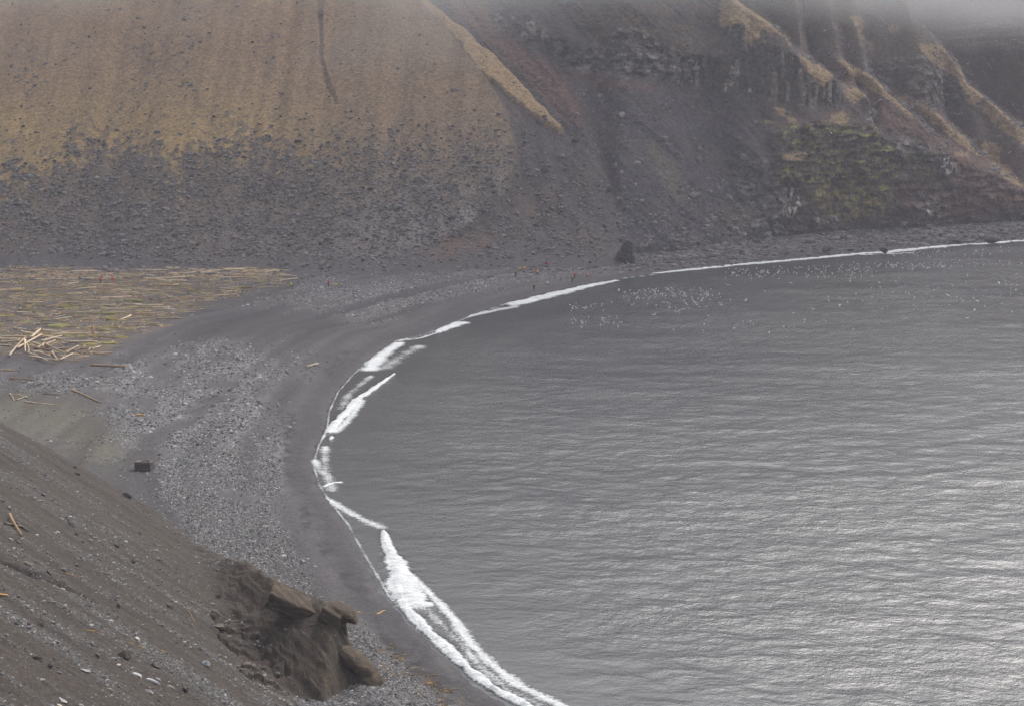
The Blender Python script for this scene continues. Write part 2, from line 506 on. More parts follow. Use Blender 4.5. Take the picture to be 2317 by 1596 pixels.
Z = wav * (0.12 + 0.88 * off) + lipz * (0.7 + 0.3 * perlin(X / 1.2, Y / 1.2, 64)) + 0.02
swell = 0.035 * np.sin(-sd / 9.0 * 2 * np.pi + 2 * perlin(s / 60, sd / 40, 66)) * np.exp(-((-sd - 22) / 18) ** 2)
Z = Z + swell
me = grid_mesh('sea', np.stack([X, Y, Z], -1), keep=(sd < 5), attrs={'shore': np.stack([s / 100, sd / 100, Fm], -1)})

m, nt, b = nmat('sea_water')
sh = nd(nt, 'ShaderNodeVertexColor', layer_name='shore'); sc = nd(nt, 'ShaderNodeSeparateColor'); nt.links.new(sh.outputs[0], sc.inputs[0])
geo = nd(nt, 'ShaderNodeNewGeometry')
offn = maprange(nt, sc.outputs[1], -0.015, -0.22, 0.0, 1.0)
cmb = nd(nt, 'ShaderNodeCombineXYZ'); nt.links.new(sc.outputs[0], cmb.inputs[0]); nt.links.new(sc.outputs[1], cmb.inputs[1])
# foam broken into lace and streaks running off the beach
st = mapped(nt, cmb.outputs[0], (190, 34, 1))
n1 = noise_n(nt, st, 1.0, 6, 0.7); n2 = noise_n(nt, geo.outputs['Position'], 2.6, 5, 0.7)
vor = nd(nt, 'ShaderNodeTexVoronoi', feature='DISTANCE_TO_EDGE', i_Scale=1.5)
nt.links.new(geo.outputs['Position'], vor.inputs['Vector'])
lace = maprange(nt, vor.outputs['Distance'], 0.0, 0.22, 0.12, 0.0)
thr = math_n(nt, 'ADD', math_n(nt, 'ADD', math_n(nt, 'MULTIPLY', n1, 0.75), math_n(nt, 'MULTIPLY', n2, 0.55)), -0.02)
thr = math_n(nt, 'SUBTRACT', thr, lace)
fo = maprange(nt, math_n(nt, 'SUBTRACT', sc.outputs[2], thr), -0.12, 0.30, 0, 1, True)
rg = nd(nt, 'ShaderNodeMix', data_type='RGBA')
rg.inputs[6].default_value = (0.031, 0.036, 0.041, 1)
fr = nd(nt, 'ShaderNodeMix', data_type='RGBA'); fr.inputs[6].default_value = (0.46, 0.49, 0.51, 1); fr.inputs[7].default_value = (0.84, 0.86, 0.87, 1)
nt.links.new(maprange(nt, n1, 0.35, 0.62, 0, 1), fr.inputs[0]); nt.links.new(fr.outputs[2], rg.inputs[7])
nt.links.new(fo, rg.inputs[0]); nt.links.new(rg.outputs[2], b.inputs['Base Color'])
nt.links.new(maprange(nt, fo, 0, 1, 0.2, 0.9), b.inputs['Roughness'])
b.inputs['IOR'].default_value = 1.38
# ripples and wind patches
p1 = mapped(nt, geo.outputs['Position'], (0.95, 1.0, 1.0), 0.3)
w1 = noise_n(nt, p1, 0.50, 3, 0.6); w2 = noise_n(nt, p1, 1.5, 3, 0.65); w3 = noise_n(nt, mapped(nt, geo.outputs['Position'], (1.0, 1, 1), -0.25), 5.0, 2, 0.6)
gust = maprange(nt, noise_n(nt, mapped(nt, geo.outputs['Position'], (0.012, 0.03, 1)), 1.0, 4, 0.6), 0.35, 0.65, 0.5, 1.3)
hh = math_n(nt, 'ADD', math_n(nt, 'MULTIPLY', w1, 0.55), math_n(nt, 'ADD', math_n(nt, 'MULTIPLY', w2, 0.30), math_n(nt, 'MULTIPLY', w3, 0.09)))
bp = nd(nt, 'ShaderNodeBump', i_Distance=1.0)
nt.links.new(math_n(nt, 'MULTIPLY', math_n(nt, 'MULTIPLY', maprange(nt, offn, 0, 1, 0.16, 1.0), gust), 0.40), bp.inputs['Strength'])
nt.links.new(hh, bp.inputs['Height'])
fb = nd(nt, 'ShaderNodeBump', i_Distance=0.5, i_Strength=0.9)
nt.links.new(math_n(nt, 'MULTIPLY', n2, fo), fb.inputs['Height']); nt.links.new(bp.outputs[0], fb.inputs['Normal'])
nt.links.new(fb.outputs[0], b.inputs['Normal'])
tag(new_obj('sea', me, m), 'grey rippled sea with white surf along the beach', kind='structure')
m_sea = m
# ================================================================== HILLSIDE (the near fan of grass and scree on the left)
FOOT_A = [(-700, 600), (0, 600), (300, 604), (560, 605), (820, 618), (930, 606), (1050, 600), (1150, 600), (1250, 596), (1340, 588), (1400, 582), (1460, 574), (1600, 560), (1900, 530)]
_fa0 = np.array([on_z(u, v, 2.6) for u, v in FOOT_A])
_fx = np.arange(-220, 160, 1.0); _fy = np.interp(_fx, _fa0[:, 0], _fa0[:, 1])
_kk = np.hanning(61); _kk /= _kk.sum()
_fa = np.stack([_fx, np.convolve(np.pad(_fy, 30, mode='edge'), _kk, 'valid')], -1)

def front_a(x, y):
    t = y - np.interp(x, _fa[:, 0], _fa[:, 1]) + 4.5 * perlin(x / 17, x * 0 + 3, 72) + 2 * perlin(x / 5, x * 0 + 5, 73)
    sl = 0.665 + 0.02 * perlin(x / 60, y * 0, 71)
    return 0.9 + sl * softplus(t - 8, 12) - 0.35 * softplus(-(t + 9), 3) - 0.0011 * np.maximum(t - 60, 0) ** 1.4

def hit_front(u, v):
    dx, dy, dz = ray(u, v)
    t = np.linspace(480, 1200, 4000)
    zz = CAMH + dz * t; ff = front_a(dx * t, dy * t)
    i = np.argmax(ff > zz)
    return dx * t[i], dy * t[i]

RIDGE_PX = [(1425, 575), (1402, 540), (1405, 480), (1391, 421), (1352, 352), (1313, 312), (1280, 287), (1240, 250), (1180, 185), (1100, 106),
            (1040, 53), (970, 0), (900, -55), (800, -130), (600, -280), (400, -420)]
_rd = np.array([hit_front(u, v) for u, v in RIDGE_PX])
_o = np.argsort(_rd[:, 1]); _rd = _rd[_o]

X, Y = fan_grid(-23, 6.5, 1050, 525, 812, 660, inv=False)
Z0 = front_a(X, Y)
U, V = proj(X, Y, Z0)
fan_m = area([(-500, 640), (-500, -700), (700, -700), (1000, 40), (1080, 150), (1145, 240), (1165, 340), (1165, 385), (1140, 440), (1080, 500),
              (980, 560), (880, 602), (820, 618), (500, 640)], b=7, warp=8)
ash_m = 1 - samp(fan_m, U, V)
strip_m = area([(860, -120), (975, -10), (1040, 50), (1100, 105), (1180, 183), (1240, 248), (1282, 290), (1265, 292), (1215, 262), (1150, 206), (1080, 150),
                (1040, 90), (985, 30), (880, -60)], b=3, warp=6)
gu = np.interp(U, [-300, 0, 70, 120, 200, 290, 340, 410, 460, 600, 800, 1000, 1200], [350, 350, 345, 325, 305, 285, 305, 330, 300, 290, 310, 300, 240])
streak_n = fbm(U / 26, V / 120, 4, 81); patch_n = fbm(X / 5, (Y - 500) / 4, 4, 82)
spk = fbm(X / 2.4, (Y - 500) / 2.6, 5, 94, gain=0.6)
grassf = (gu + 30 - V) / 185 + 0.34 * streak_n + 0.40 * patch_n + 0.35 * fbm(X / 22, (Y - 500) / 22, 3, 95)
stony = area([(40, 90), (110, 90), (110, 260), (80, 260), (30, 180)], [(290, 40), (345, 30), (350, 190), (300, 260), (250, 300), (180, 330), (230, 270), (290, 200)],
             [(410, -200), (470, -200), (455, 120), (440, 250), (400, 250), (395, 170)], [(90, 180), (75, 300), (60, 300), (70, 180)],
             [(560, 60), (600, 60), (640, 160), (600, 190)], b=34, warp=30)
crackl = area([(716, -100), (728, -100), (729, 120), (745, 180), (765, 232), (758, 235), (738, 190), (722, 120)], b=2, warp=4)
st_m = sstep(0.55, 0.8, 0.75 * samp(stony, U, V) + 1.1 * spk)
grassf = grassf - 2.6 * st_m
grass = sstep(-0.12, 0.14, grassf + 0.95 * spk)
thin = sstep(600, 950, U) * 0.55 + 0.15                       # grass gets sparse towards the right
thin = np.clip(thin + 0.6 * fbm(U / 60, V / 150, 3, 84), 0, 1)
fine = fbm(X / 1.4, (Y - 500) / 1.0, 3, 85)
grass_eff = grass * (1 - thin * sstep(-0.3, 0.45, fine + 0.2)) * (1 - samp(crackl, U, V) * 0.9)
stripv = sstep(0.3, 0.6, samp(strip_m, U, V) + 0.45 * fbm(X / 3, (Y - 500) / 3, 4, 96))
ashd = np.clip(ash_m - stripv, 0, 1)
rockz = (1 - grass_eff)
Z = Z0 + 0.5 * fbm(X / 12, (Y - 500) / 40, 4, 86) * sstep(2, 20, Z0) + rockz * 0.32 * fbm(X / 1.8, (Y - 500) / 1.6, 4, 87, ridged=True) * sstep(590, 560, V)
Z += 0.14 * grass * fbm(X / 3.2, (Y - 500) / 1.8, 3, 88) - 1.2 * samp(crackl, U, V) - 0.25 * st_m
Z -= 2.2 * sstep(0.2, 0.8, ashd) * sstep(4, 14, Z0)
ash_rel = fbm(X / 9 + Z0 / 14, Z0 / 22, 5, 89, ridged=True)
Z += ashd * 1.3 * ash_rel * sstep(3, 12, Z0)
cut = X - np.interp(Y, _rd[:, 0 + 1], _rd[:, 0])
cut = np.where(Y < _rd[0, 1], np.maximum(X - _rd[0, 0], -50), cut)
edge = 0.9 * fbm(Y / 9, Y * 0, 3, 90)
Z = Z - 1.9 * softplus(cut + edge, 0.6) * 1.0
U, V = proj(X, Y, Z)

C = np.broadcast_to(np.array([0.078, 0.068, 0.064]), X.shape + (3,)).copy()         # grey-brown scree
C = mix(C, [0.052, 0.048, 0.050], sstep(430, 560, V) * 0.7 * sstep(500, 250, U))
C = mix(C, [0.110, 0.103, 0.102], sstep(640, 900, U) * sstep(250, 420, V) * (1 - ashd) * 0.8)
C = mix(C, [0.075, 0.058, 0.042], sstep(-0.1, 0.5, fbm(X / 14, Z0 / 16, 4, 91)) * 0.5)
gcol = mix(np.broadcast_to(np.array([0.146, 0.098, 0.058]), C.shape), [0.190, 0.130, 0.054], sstep(120, 330, V) * sstep(900, 500, U))
gcol = gcol * (1 + 0.20 * fbm(X / 8, (Y - 500) / 6, 4, 92) + 0.14 * streak_n)[..., None]
C = mix(C, [0.098, 0.073, 0.045], sstep(-1.3, 0.0, grassf + 0.5 * spk) * 0.75)
C = mix(C, gcol, grass_eff * 0.92)
C = mix(C, [0.038, 0.034, 0.037], ashd * 0.95)
C = mix(C, [0.070, 0.050, 0.036], ashd * sstep(0.0, 0.5, fbm(X / 13, Z0 / 18, 4, 93)) * 0.6)
C = mix(C, [0.185, 0.130, 0.072], stripv * 0.95)
red_a = area([(950, 585), (1000, 540), (1090, 525), (1130, 545), (1080, 570), (1000, 590)], b=8, warp=10)
C = mix(C, [0.085, 0.052, 0.038], samp(red_a, U, V) * 0.7)
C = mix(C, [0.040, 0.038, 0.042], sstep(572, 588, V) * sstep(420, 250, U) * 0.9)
C *= 1.55 * (1 + 0.40 * fine * (0.35 + 0.65 * rockz))[..., None]
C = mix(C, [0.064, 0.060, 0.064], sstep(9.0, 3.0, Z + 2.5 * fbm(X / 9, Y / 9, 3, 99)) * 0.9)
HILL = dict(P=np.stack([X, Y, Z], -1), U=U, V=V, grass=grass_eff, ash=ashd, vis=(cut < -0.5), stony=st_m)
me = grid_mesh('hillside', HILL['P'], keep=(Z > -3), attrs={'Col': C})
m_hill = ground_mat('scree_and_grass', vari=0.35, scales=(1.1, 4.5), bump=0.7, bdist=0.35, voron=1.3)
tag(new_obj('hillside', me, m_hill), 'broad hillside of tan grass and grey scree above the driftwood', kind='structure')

# ================================================================== FAR SLOPE AND SEA CLIFF
def c1(pts): return [(1640.4 + x / 2.5645, y / 2.5645) for x, y in pts]
def c2(pts): return [(961.6 + x / 2.5646, y / 2.5646) for x, y in pts]

grass_polys = [c1(p) for p in [
    [(-30, 0), (60, -20), (130, 60), (240, 130), (310, 170), (290, 190), (200, 160), (190, 240), (140, 270), (120, 150), (60, 130), (-20, 165)],
    [(130, -20), (200, 60), (290, 130), (370, 220), (400, 262), (380, 268), (260, 155), (150, 60)],
    [(415, 308), (480, 328), (560, 398), (640, 438), (620, 470), (560, 500), (510, 470), (470, 420), (430, 370)],
    [(680, 508), (790, 508), (830, 550), (760, 590), (720, 580)],
    [(730, 610), (800, 645), (795, 662), (760, 640)],
    [(635, 338), (690, 348), (790, 408), (860, 456), (930, 526), (1010, 598), (1090, 670), (1080, 690), (1000, 630), (900, 555), (830, 520), (740, 450)],
    [(1000, 546), (1060, 566), (1130, 598), (1210, 646), (1290, 716), (1380, 786), (1450, 858), (1500, 914), (1440, 900), (1350, 825), (1260, 760), (1200, 700), (1120, 645), (1040, 612)],
    [(1110, 258), (1160, 268), (1230, 248), (1300, 308), (1360, 388), (1420, 478), (1520, 558), (1600, 638), (1735, 738), (1900, 860), (1900, 960), (1735, 835), (1640, 775), (1540, 695), (1460, 620), (1400, 590), (1390, 520), (1330, 440), (1230, 390), (1150, 310)],
    [(1480, 828), (1560, 828), (1600, 870), (1590, 930), (1520, 900)],
    [(1540, 930), (1620, 950), (1680, 1010), (1735, 1075), (1735, 1095), (1690, 1080), (1600, 1010), (1550, 990)],
    [(700, 80), (790, 90), (800, 200), (870, 290), (850, 300), (780, 240), (760, 160)],
    [(940, 150), (1020, 140), (1000, 200), (950, 200)],
    [(590, 670), (700, 650), (720, 690), (680, 720), (620, 710)],
    [(280, 900), (350, 890), (440, 870), (480, 910), (430, 950), (330, 910)],
    [(270, 610), (330, 630), (410, 700), (440, 740), (380, 705), (300, 655)],
    [(210, 700), (300, 700), (310, 715), (230, 725)],
    [(1300, 870), (1400, 900), (1420, 930), (1340, 900)]]]
grass_b = area(*grass_polys, b=4, warp=10, seed=3)
brownveg = area(c2([(820, 60), (1200, 0), (1500, 0), (1880, 60), (1900, 290), (1700, 340), (1450, 320), (1300, 250), (1100, 200), (1000, 260), (880, 150)]),
                c1([(350, 0), (900, 0), (1240, 100), (1300, 300), (1200, 350), (900, 320), (700, 330), (500, 300), (420, 180)]), b=12, warp=16)
columns = area(c1([(0, 140), (110, 130), (190, 250), (350, 290), (430, 350), (480, 430), (560, 500), (620, 470), (680, 500), (720, 580), (700, 645), (560, 622), (500, 640), (350, 602), (200, 562), (100, 522), (-10, 532)]),
               c2([(1480, 350), (1560, 330), (1700, 340), (1900, 290), (1900, 562), (1800, 532), (1650, 522), (1560, 502), (1480, 482)]),
               c1([(800, 600), (860, 600), (875, 720), (830, 700)]),
               c1([(600, 440), (690, 500), (720, 590), (640, 560)]), b=3, warp=7)
rocks_b = area(c2([(720, 230), (800, 230), (900, 290), (1000, 270), (1100, 200), (1260, 190), (1420, 290), (1500, 350), (1480, 470), (1350, 470), (1250, 450), (1150, 460), (1080, 430), (920, 410), (850, 390), (760, 370), (730, 320)]),
               c2([(370, 80), (480, 60), (640, 120), (720, 190), (800, 240), (760, 290), (680, 280), (560, 230), (430, 180)]),
               c1([(770, 350), (870, 370), (1000, 340), (1150, 350), (1250, 400), (1350, 470), (1400, 560), (1400, 640), (1350, 690), (1200, 600), (1050, 540), (950, 510), (850, 460), (790, 400)]),
               c1([(950, 830), (1080, 810), (1200, 860), (1180, 900), (1000, 880)]),
               c1([(1080, 1130), (1130, 1120), (1240, 1200), (1220, 1330), (1140, 1330)]),
               c1([(0, 900), (120, 870), (260, 930), (300, 1040), (320, 1250), (320, 1400), (200, 1440), (150, 1300), (60, 1120)]),
               c1([(1240, 100), (1500, 60), (1690, 50), (1700, 340), (1500, 300), (1300, 260)]), b=6, warp=12)
mossm = area(c1([(310, 740), (480, 720), (600, 700), (860, 740), (900, 780), (1000, 900), (1010, 1000), (960, 1080), (940, 1200), (860, 1240), (780, 1300), (700, 1310), (620, 1280), (560, 1200), (470, 1140), (440, 1040), (300, 1050), (290, 950), (460, 925), (420, 880), (310, 850)]),
             c1([(1010, 890), (1190, 890), (1200, 1000), (1150, 1060), (1100, 980)]), b=5, warp=12)
ochre = area(c1([(460, 1080), (620, 1050), (800, 1090), (940, 1160), (900, 1240), (780, 1300), (680, 1310), (560, 1200)]), b=6, warp=10)
guano = area(c1([(340, 1090), (420, 1100), (420, 1200), (370, 1260), (320, 1240)]), c1([(1220, 900), (1270, 890), (1345, 1000), (1260, 1010)]),
             c1([(510, 1265), (580, 1260), (600, 1310), (520, 1310)]), c1([(300, 1350), (380, 1340), (350, 1380)]), c1([(650, 1300), (730, 1310), (700, 1330)]),
             c1([(840, 600), (870, 640), (865, 720), (845, 690)]), c1([(0, 470), (50, 470), (40, 520), (0, 525)]), c1([(130, 510), (170, 510), (160, 550), (130, 545)]),
             c1([(1140, 1200), (1165, 1200), (1165, 1300), (1145, 1300)]), b=2, warp=6)
cliffzone = area(c1([(250, 740), (480, 700), (860, 740), (1000, 850), (1240, 860), (1400, 960), (1740, 1100), (2200, 1250), (2200, 1320), (1700, 1290), (1200, 1345), (700, 1345), (300, 1400), (250, 1250), (290, 950)]), b=6, warp=8)
reddirt = area(c1([(480, 330), (630, 345), (750, 450), (900, 560), (1080, 690), (1300, 850), (1260, 860), (1000, 760), (880, 740), (860, 600), (680, 500), (560, 400)]),
               c1([(950, 1040), (1100, 1080), (1220, 1120), (1400, 1150), (1500, 1200), (1450, 1290), (1180, 1340), (1100, 1300), (1000, 1200)]),
               c1([(900, 480), (1050, 540), (1250, 640), (1500, 850), (1735, 900), (1735, 1300), (1500, 1250), (1300, 1050), (1300, 850), (1100, 640)]),
               c2([(60, -40), (350, -40), (430, 180), (560, 260), (700, 350), (830, 450), (900, 640), (950, 760), (800, 680)]),
               c2([(780, 400), (900, 420), (1300, 480), (1350, 540), (1000, 500)]), b=8, warp=10)
tuffpatch = area(c2([(1750, 1200), (1880, 1190), (1900, 1420), (1760, 1420)]), c1([(-10, 1200), (130, 1210), (180, 1290), (180, 1420), (0, 1420)]),
                 c2([(1290, 820), (1340, 810), (1470, 960), (1500, 1100), (1540, 1160), (1440, 1180), (1360, 1000), (1290, 900)]), b=6, warp=8)

def band(pl, w, amount):
    d, _, _ = seg_dist(_mu, _mv, pl)
    return amount / (w * 0.144) * np.exp(-(d / (w * 0.56)) ** 2)

K = (band(c1([(60, 0), (310, 168), (400, 258), (415, 306), (560, 388), (640, 436), (690, 506), (820, 536), (862, 600), (885, 745)]), 9, 12)
     + band(c1([(635, 334), (860, 452), (1010, 592), (1095, 668), (1300, 850), (1500, 960), (1735, 1080)]), 9, 7)
     + band(c1([(1100, 100), (1250, 236), (1380, 396), (1430, 486), (1620, 636), (1735, 736), (2100, 1000)]), 10, 24)
     + band(c1([(1000, 540), (1210, 640), (1380, 780), (1510, 910), (1735, 1050)]), 9, 6)
     + band(c1([(1690, -300), (1692, 0), (1702, 150), (1740, 350), (1900, 500)]), 12, 40)
     + band(c2([(700, 350), (880, 640), (960, 780), (1040, 960), (1100, 1100), (1060, 1400)]), 12, 3))
cotm = 1.38 * np.ones(_mu.shape)
for mm, cv in ((brownveg, 1.25), (rocks_b, 0.55), (columns, 0.2), (cliffzone, 0.42), (mossm, 0.5), (grass_b, 1.35)):
    cotm = cotm * (1 - mm) + cv * mm
cotm = cotm + K

XW = np.arange(-95, 262, 0.33)
ZW = np.concatenate([np.arange(-3, 98, 0.32), np.arange(98, 150, 1.2)])
_fb = np.array([on_z(u, v, 2.0) for u, v in [(700, 585), (1000, 586), (1200, 586), (1400, 583), (1500, 576), (1600, 562), (1700, 549), (1800, 537), (1900, 529), (2000, 524),
                                              (2100, 518), (2200, 511), (2317, 503), (2500, 492), (2900, 470)]])
yy = np.interp(XW, _fb[:, 0], _fb[:, 1]) - 3.0
bowl = 16 * np.exp(-((XW - 8) / 26) ** 2)
rows = []
for i, z in enumerate(ZW):
    rows.append(yy.copy())
    dz = (ZW[i + 1] - z) if i + 1 < len(ZW) else 1
    u, v = proj(XW, yy, z)
    c = samp(cotm, u, v)
    yy = yy + c * dz + bowl * dz / 28 * math.exp(-max(z, 0) / 28)
    # keep neighbours from tearing apart
    yy = np.convolve(np.pad(yy, 2, mode='edge'), [0.04, 0.12, 0.68, 0.12, 0.04], 'valid')
Y = np.array(rows); X, ZG = np.meshgrid(XW, ZW)
U, V = proj(X, Y, ZG)
g = sstep(0.32, 0.62, samp(grass_b, U, V) + 0.55 * fbm(X / 2.4, ZG / 1.5, 4, 98)) * sstep(0.02, 0.2, samp(grass_b, U, V)); col_m = samp(columns, U, V); rk = samp(rocks_b, U, V); mo = samp(mossm, U, V); oc = samp(ochre, U, V)
gn = samp(guano, U, V); cz = samp(cliffzone, U, V); rd = samp(reddirt, U, V); tp = samp(tuffpatch, U, V); bv = samp(brownveg, U, V)
hi = sstep(0, 5, ZG)
wl, wv = worley(X / 1.5 + 0.3 * perlin(X / 3, ZG / 6, 101), ZG / 9, 3)
wl2, wv2 = worley(X / 2.6 + ZG / 9, ZG / 2.2, 5)
relief = 2.1 * (col_m * ((wv - 0.5) * 1.6 + 0.8 * (0.5 - wl) + 1.2 * fbm(X / 3, ZG / 14, 3, 102))
          + rk * ((wv2 - 0.5) * 1.5 + 1.5 * fbm(X / 7, ZG / 4.5, 4, 103, ridged=True))
          + cz * (2.4 * fbm(X / 9, ZG / 12, 5, 104, ridged=True) + 1.5 * fbm(X / 14, ZG / 3.2, 4, 105, ridged=True) + 0.9 * (wv2 - 0.5))
          + (1 - np.clip(col_m + rk + cz, 0, 1)) * (1.5 * fbm((X + ZG * 0.9) / 14, ZG / 40, 5, 106, ridged=True) + 0.35 * fbm(X / 2.2, ZG / 2, 4, 107, ridged=True))
          + 1.6 * fbm((X + ZG * 0.8) / 24, ZG / 60, 3, 108) * sstep(90, 60, ZG))
Y = Y - relief * hi
C = np.broadcast_to(np.array([0.046, 0.044, 0.050]), X.shape + (3,)).copy()
rightward = sstep(1650, 1800, U)
C = mix(C, [0.072, 0.052, 0.042], rightward * 0.8)
C = mix(C, [0.062, 0.054, 0.050], sstep(0.0, 0.5, fbm((X + ZG) / 15, ZG / 20, 4, 110)) * 0.5)
C = mix(C, [0.085, 0.068, 0.050], bv * sstep(-0.4, 0.3, fbm(X / 6, ZG / 4, 4, 111)) * 0.8)
C = mix(C, [0.090, 0.050, 0.040], rd * 0.8)
C = mix(C, [0.085, 0.075, 0.060], tp * 0.8)
rockcol = mix(np.broadcast_to(np.array([0.085, 0.082, 0.080]), C.shape), [0.21, 0.20, 0.19], sstep(0.5, 0.95, wv2))
C = mix(C, rockcol, rk * 0.85 * sstep(-0.45, 0.1, fbm(X / 5, ZG / 3, 4, 112)))
colcol = mix(np.broadcast_to(np.array([0.070, 0.068, 0.062]), C.shape), [0.21, 0.185, 0.15], sstep(0.55, 1.0, wv))
C = mix(C, colcol, col_m * 0.9)
mn = fbm(X / 4, ZG / 1.8, 5, 113, gain=0.6)
C = mix(C, [0.090, 0.090, 0.036], mo * sstep(-0.35, 0.2, mn) * 0.95)
C = mix(C, [0.225, 0.20, 0.065], mo * sstep(0.08, 0.4, mn) * 0.9)
on = fbm(X / 1.6, ZG / 7, 4, 114)
C = mix(C, [0.22, 0.165, 0.05], oc * sstep(-0.1, 0.3, on) * 0.85)
C = mix(C, [0.080, 0.050, 0.040], oc * sstep(0.05, 0.4, -on) * 0.8)
C = mix(C, [0.210, 0.150, 0.085], g * (0.80 + 0.2 * sstep(-0.5, 0.2, fbm(X / 3, ZG / 2, 4, 115))))
C = mix(C, [0.50, 0.49, 0.46], gn * sstep(-0.05, 0.22, fbm(X / 1.2, ZG / 2.6, 4, 116)) * 0.85)
C = mix(C, [0.042, 0.040, 0.044], sstep(8, 3, ZG + 2 * fbm(X / 5, X * 0, 3, 117)) * sstep(1600, 1750, U) * 0.8)
C *= 1.6 * (1 + (0.45 + 0.5 * np.clip(rk + cz + col_m, 0, 1)) * fbm(X / 1.3, ZG / 1.1, 4, 118) + 0.25 * fbm(X / 5, ZG / 5, 4, 119))[..., None]
CLIFF = dict(P=np.stack([X, Y, ZG], -1), U=U, V=V, moss=mo, cz=cz)
me = grid_mesh('cliff', CLIFF['P'], attrs={'Col': C})
m_cliff = ground_mat('cliff_rock_and_ash', vari=0.38, scales=(0.8, 3.2), bump=1.0, bdist=1.1, voron=0.9)
tag(new_obj('cliff', me, m_cliff), 'dark ash slope and mossy basalt sea cliff fading into fog', kind='structure')
# ================================================================== NEAR SLOPE (ash spur running down to the beach)
CREST_PX = [(-500, 900, 230), (-100, 935, 228), (0, 955, 226), (60, 965, 226), (150, 1003, 226), (250, 1083, 225), (310, 1140, 225), (420, 1212, 221),
            (500, 1248, 212), (560, 1275, 205), (640, 1322, 196), (700, 1350, 192), (762, 1376, 189.5), (776, 1436, 188.4), (802, 1474, 187.2), (845, 1508, 186), (866, 1548, 184.5), (880, 1580, 184)]
_cr = np.array([(*(on_y(u, v, y)), y) for u, v, y in CREST_PX])      # x, z, y
_cx = np.arange(-140, -9, 0.25)
def _smooth(v, n):
    k = np.hanning(n); k /= k.sum()
    return np.convolve(np.pad(v, n // 2, mode='edge'), k, 'valid')
_oc = np.argsort(_cr[:, 0]); _cr = _cr[_oc]
_cz = _smooth(np.interp(_cx, _cr[:, 0], _cr[:, 1]), 9)
_cz = _cz + 0.30 * perlin(_cx / 3.1, _cx * 0, 221) + 0.16 * perlin(_cx / 1.0, _cx * 0, 222)
_cy = _smooth(np.interp(_cx, _cr[:, 0], _cr[:, 2]), 15)

def slope_near(x, y):
    zc = np.interp(x, _cx, _cz); yc = np.interp(x, _cx, _cy)
    f2 = 2.6 + 0.586 * (-21.5 - x) + 0.10 * (178 - y)
    f2 = f2 - 0.004 * np.maximum(-x - 45, 0) ** 2 * 0.5
    s1 = np.interp(x, [-45, -37, -30, -27, -20, -15, -12], [-0.1, 0.0, 0.22, 0.32, 0.46, 0.55, 0.6])
    f1 = zc - s1 * (yc - y) - 0.010 * np.maximum(yc - y - 9, 0) ** 2 * sstep(-34, -28, x)
    f1 = f2 - 0.4 + (f1 - f2 + 0.4) * sstep(-43, -33, x)
    k = 0.35
    f = np.maximum(f1, f2) + k * np.log1p(np.exp(-np.abs(f1 - f2) / k))
    back = softplus(y - yc - 0.5, 0.7)
    f = np.minimum(f, zc + 0.45 * np.maximum(yc - y, 0) + 0.4)
    return f - 0.95 * back, f1 - f2

X, Y = fan_grid(-22, -3, 1100, 96, 236, 1000)
Z, dif = slope_near(X, Y)
U, V = proj(X, Y, Z)
D1 = (X * 0.86 - Y * 0.2)                       # down the fall line
D2 = (X * 0.25 + Y * 0.97)                      # along the contour
bandn = fbm(D2 / 3.2, D1 / 26, 5, 201)          # stripes of coarser debris running downhill
tuffm = sstep(-34, -25, X + 4 * fbm(X / 4, Y / 4, 3, 202)) * sstep(-0.5, 1.0, dif)
rub = area([(478, 1395), (500, 1385), (560, 1425), (610, 1450), (640, 1490), (660, 1550), (610, 1560), (560, 1530), (520, 1470), (490, 1430)], b=6, warp=10)
rubm = samp(rub, U, V)
T1 = 0.57 * X - 0.82 * Y; T2 = 0.82 * X + 0.57 * Y
slabn = fbm(T2 / 1.3 + 0.2 * perlin(X, Y, 8), T1 / 8.5, 5, 203, ridged=True)
wc, wcv = worley(T2 / 1.1, T1 / 3.6, 12)
wl, wv = worley(X / 1.0, Y / 1.5, 9)
gully = np.exp(-(dif / 0.9) ** 2) * sstep(-31, -27, X)
Z = (Z + 0.10 * fbm(X / 1.1, Y / 1.3, 4, 204) * (1 - 0.6 * tuffm) + 0.28 * bandn * (1 - tuffm) + 0.45 * fbm(X / 7, Y / 9, 4, 205)
     + tuffm * (0.40 * slabn + 0.30 * fbm(T2 / 4, T1 / 12, 3, 206) + 0.34 * (wcv - 0.5) * sstep(0.0, 0.5, fbm(X / 4, Y / 5, 3, 211) + 0.25) + 0.05 * fbm(X / .5, Y / .6, 3, 210))
     + rubm * ((wv - 0.5) * 1.0 + 0.5 * (0.5 - wl)))
# an incised runnel in the near debris
P = []
for u, v in [(-60, 1238), (0, 1264), (50, 1288), (100, 1308), (150, 1326), (210, 1352)]:
    i = np.unravel_index(np.argmin((U - u) ** 2 + (V - v) ** 2 + 1e6 * (Y > np.interp(X, _cx, _cy))), U.shape); P.append((X[i], Y[i]))
dd, _, _ = seg_dist(X, Y, P)
Z -= 0.7 * np.exp(-(dd / 0.55) ** 2)
U, V = proj(X, Y, Z)
C = np.broadcast_to(np.array([0.062, 0.049, 0.040]), X.shape + (3,)).copy()
C = mix(C, [0.100, 0.092, 0.088], sstep(-0.05, 0.35, bandn) * (1 - tuffm) * (0.55 + 0.45 * sstep(1300, 1450, V)))
C = mix(C, [0.046, 0.040, 0.036], sstep(0.05, 0.4, -bandn) * (1 - tuffm) * 0.6)
C = mix(C, [0.090, 0.085, 0.085], sstep(1100, 980, V) * sstep(-0.1, 0.3, bandn) * 0.7)
C = mix(C, [0.070, 0.054, 0.040], tuffm * 0.9)
C = mix(C, [0.120, 0.086, 0.056], tuffm * sstep(0.05, 0.42, fbm(T2 / 1.6, T1 / 7, 5, 207)) * 0.8)
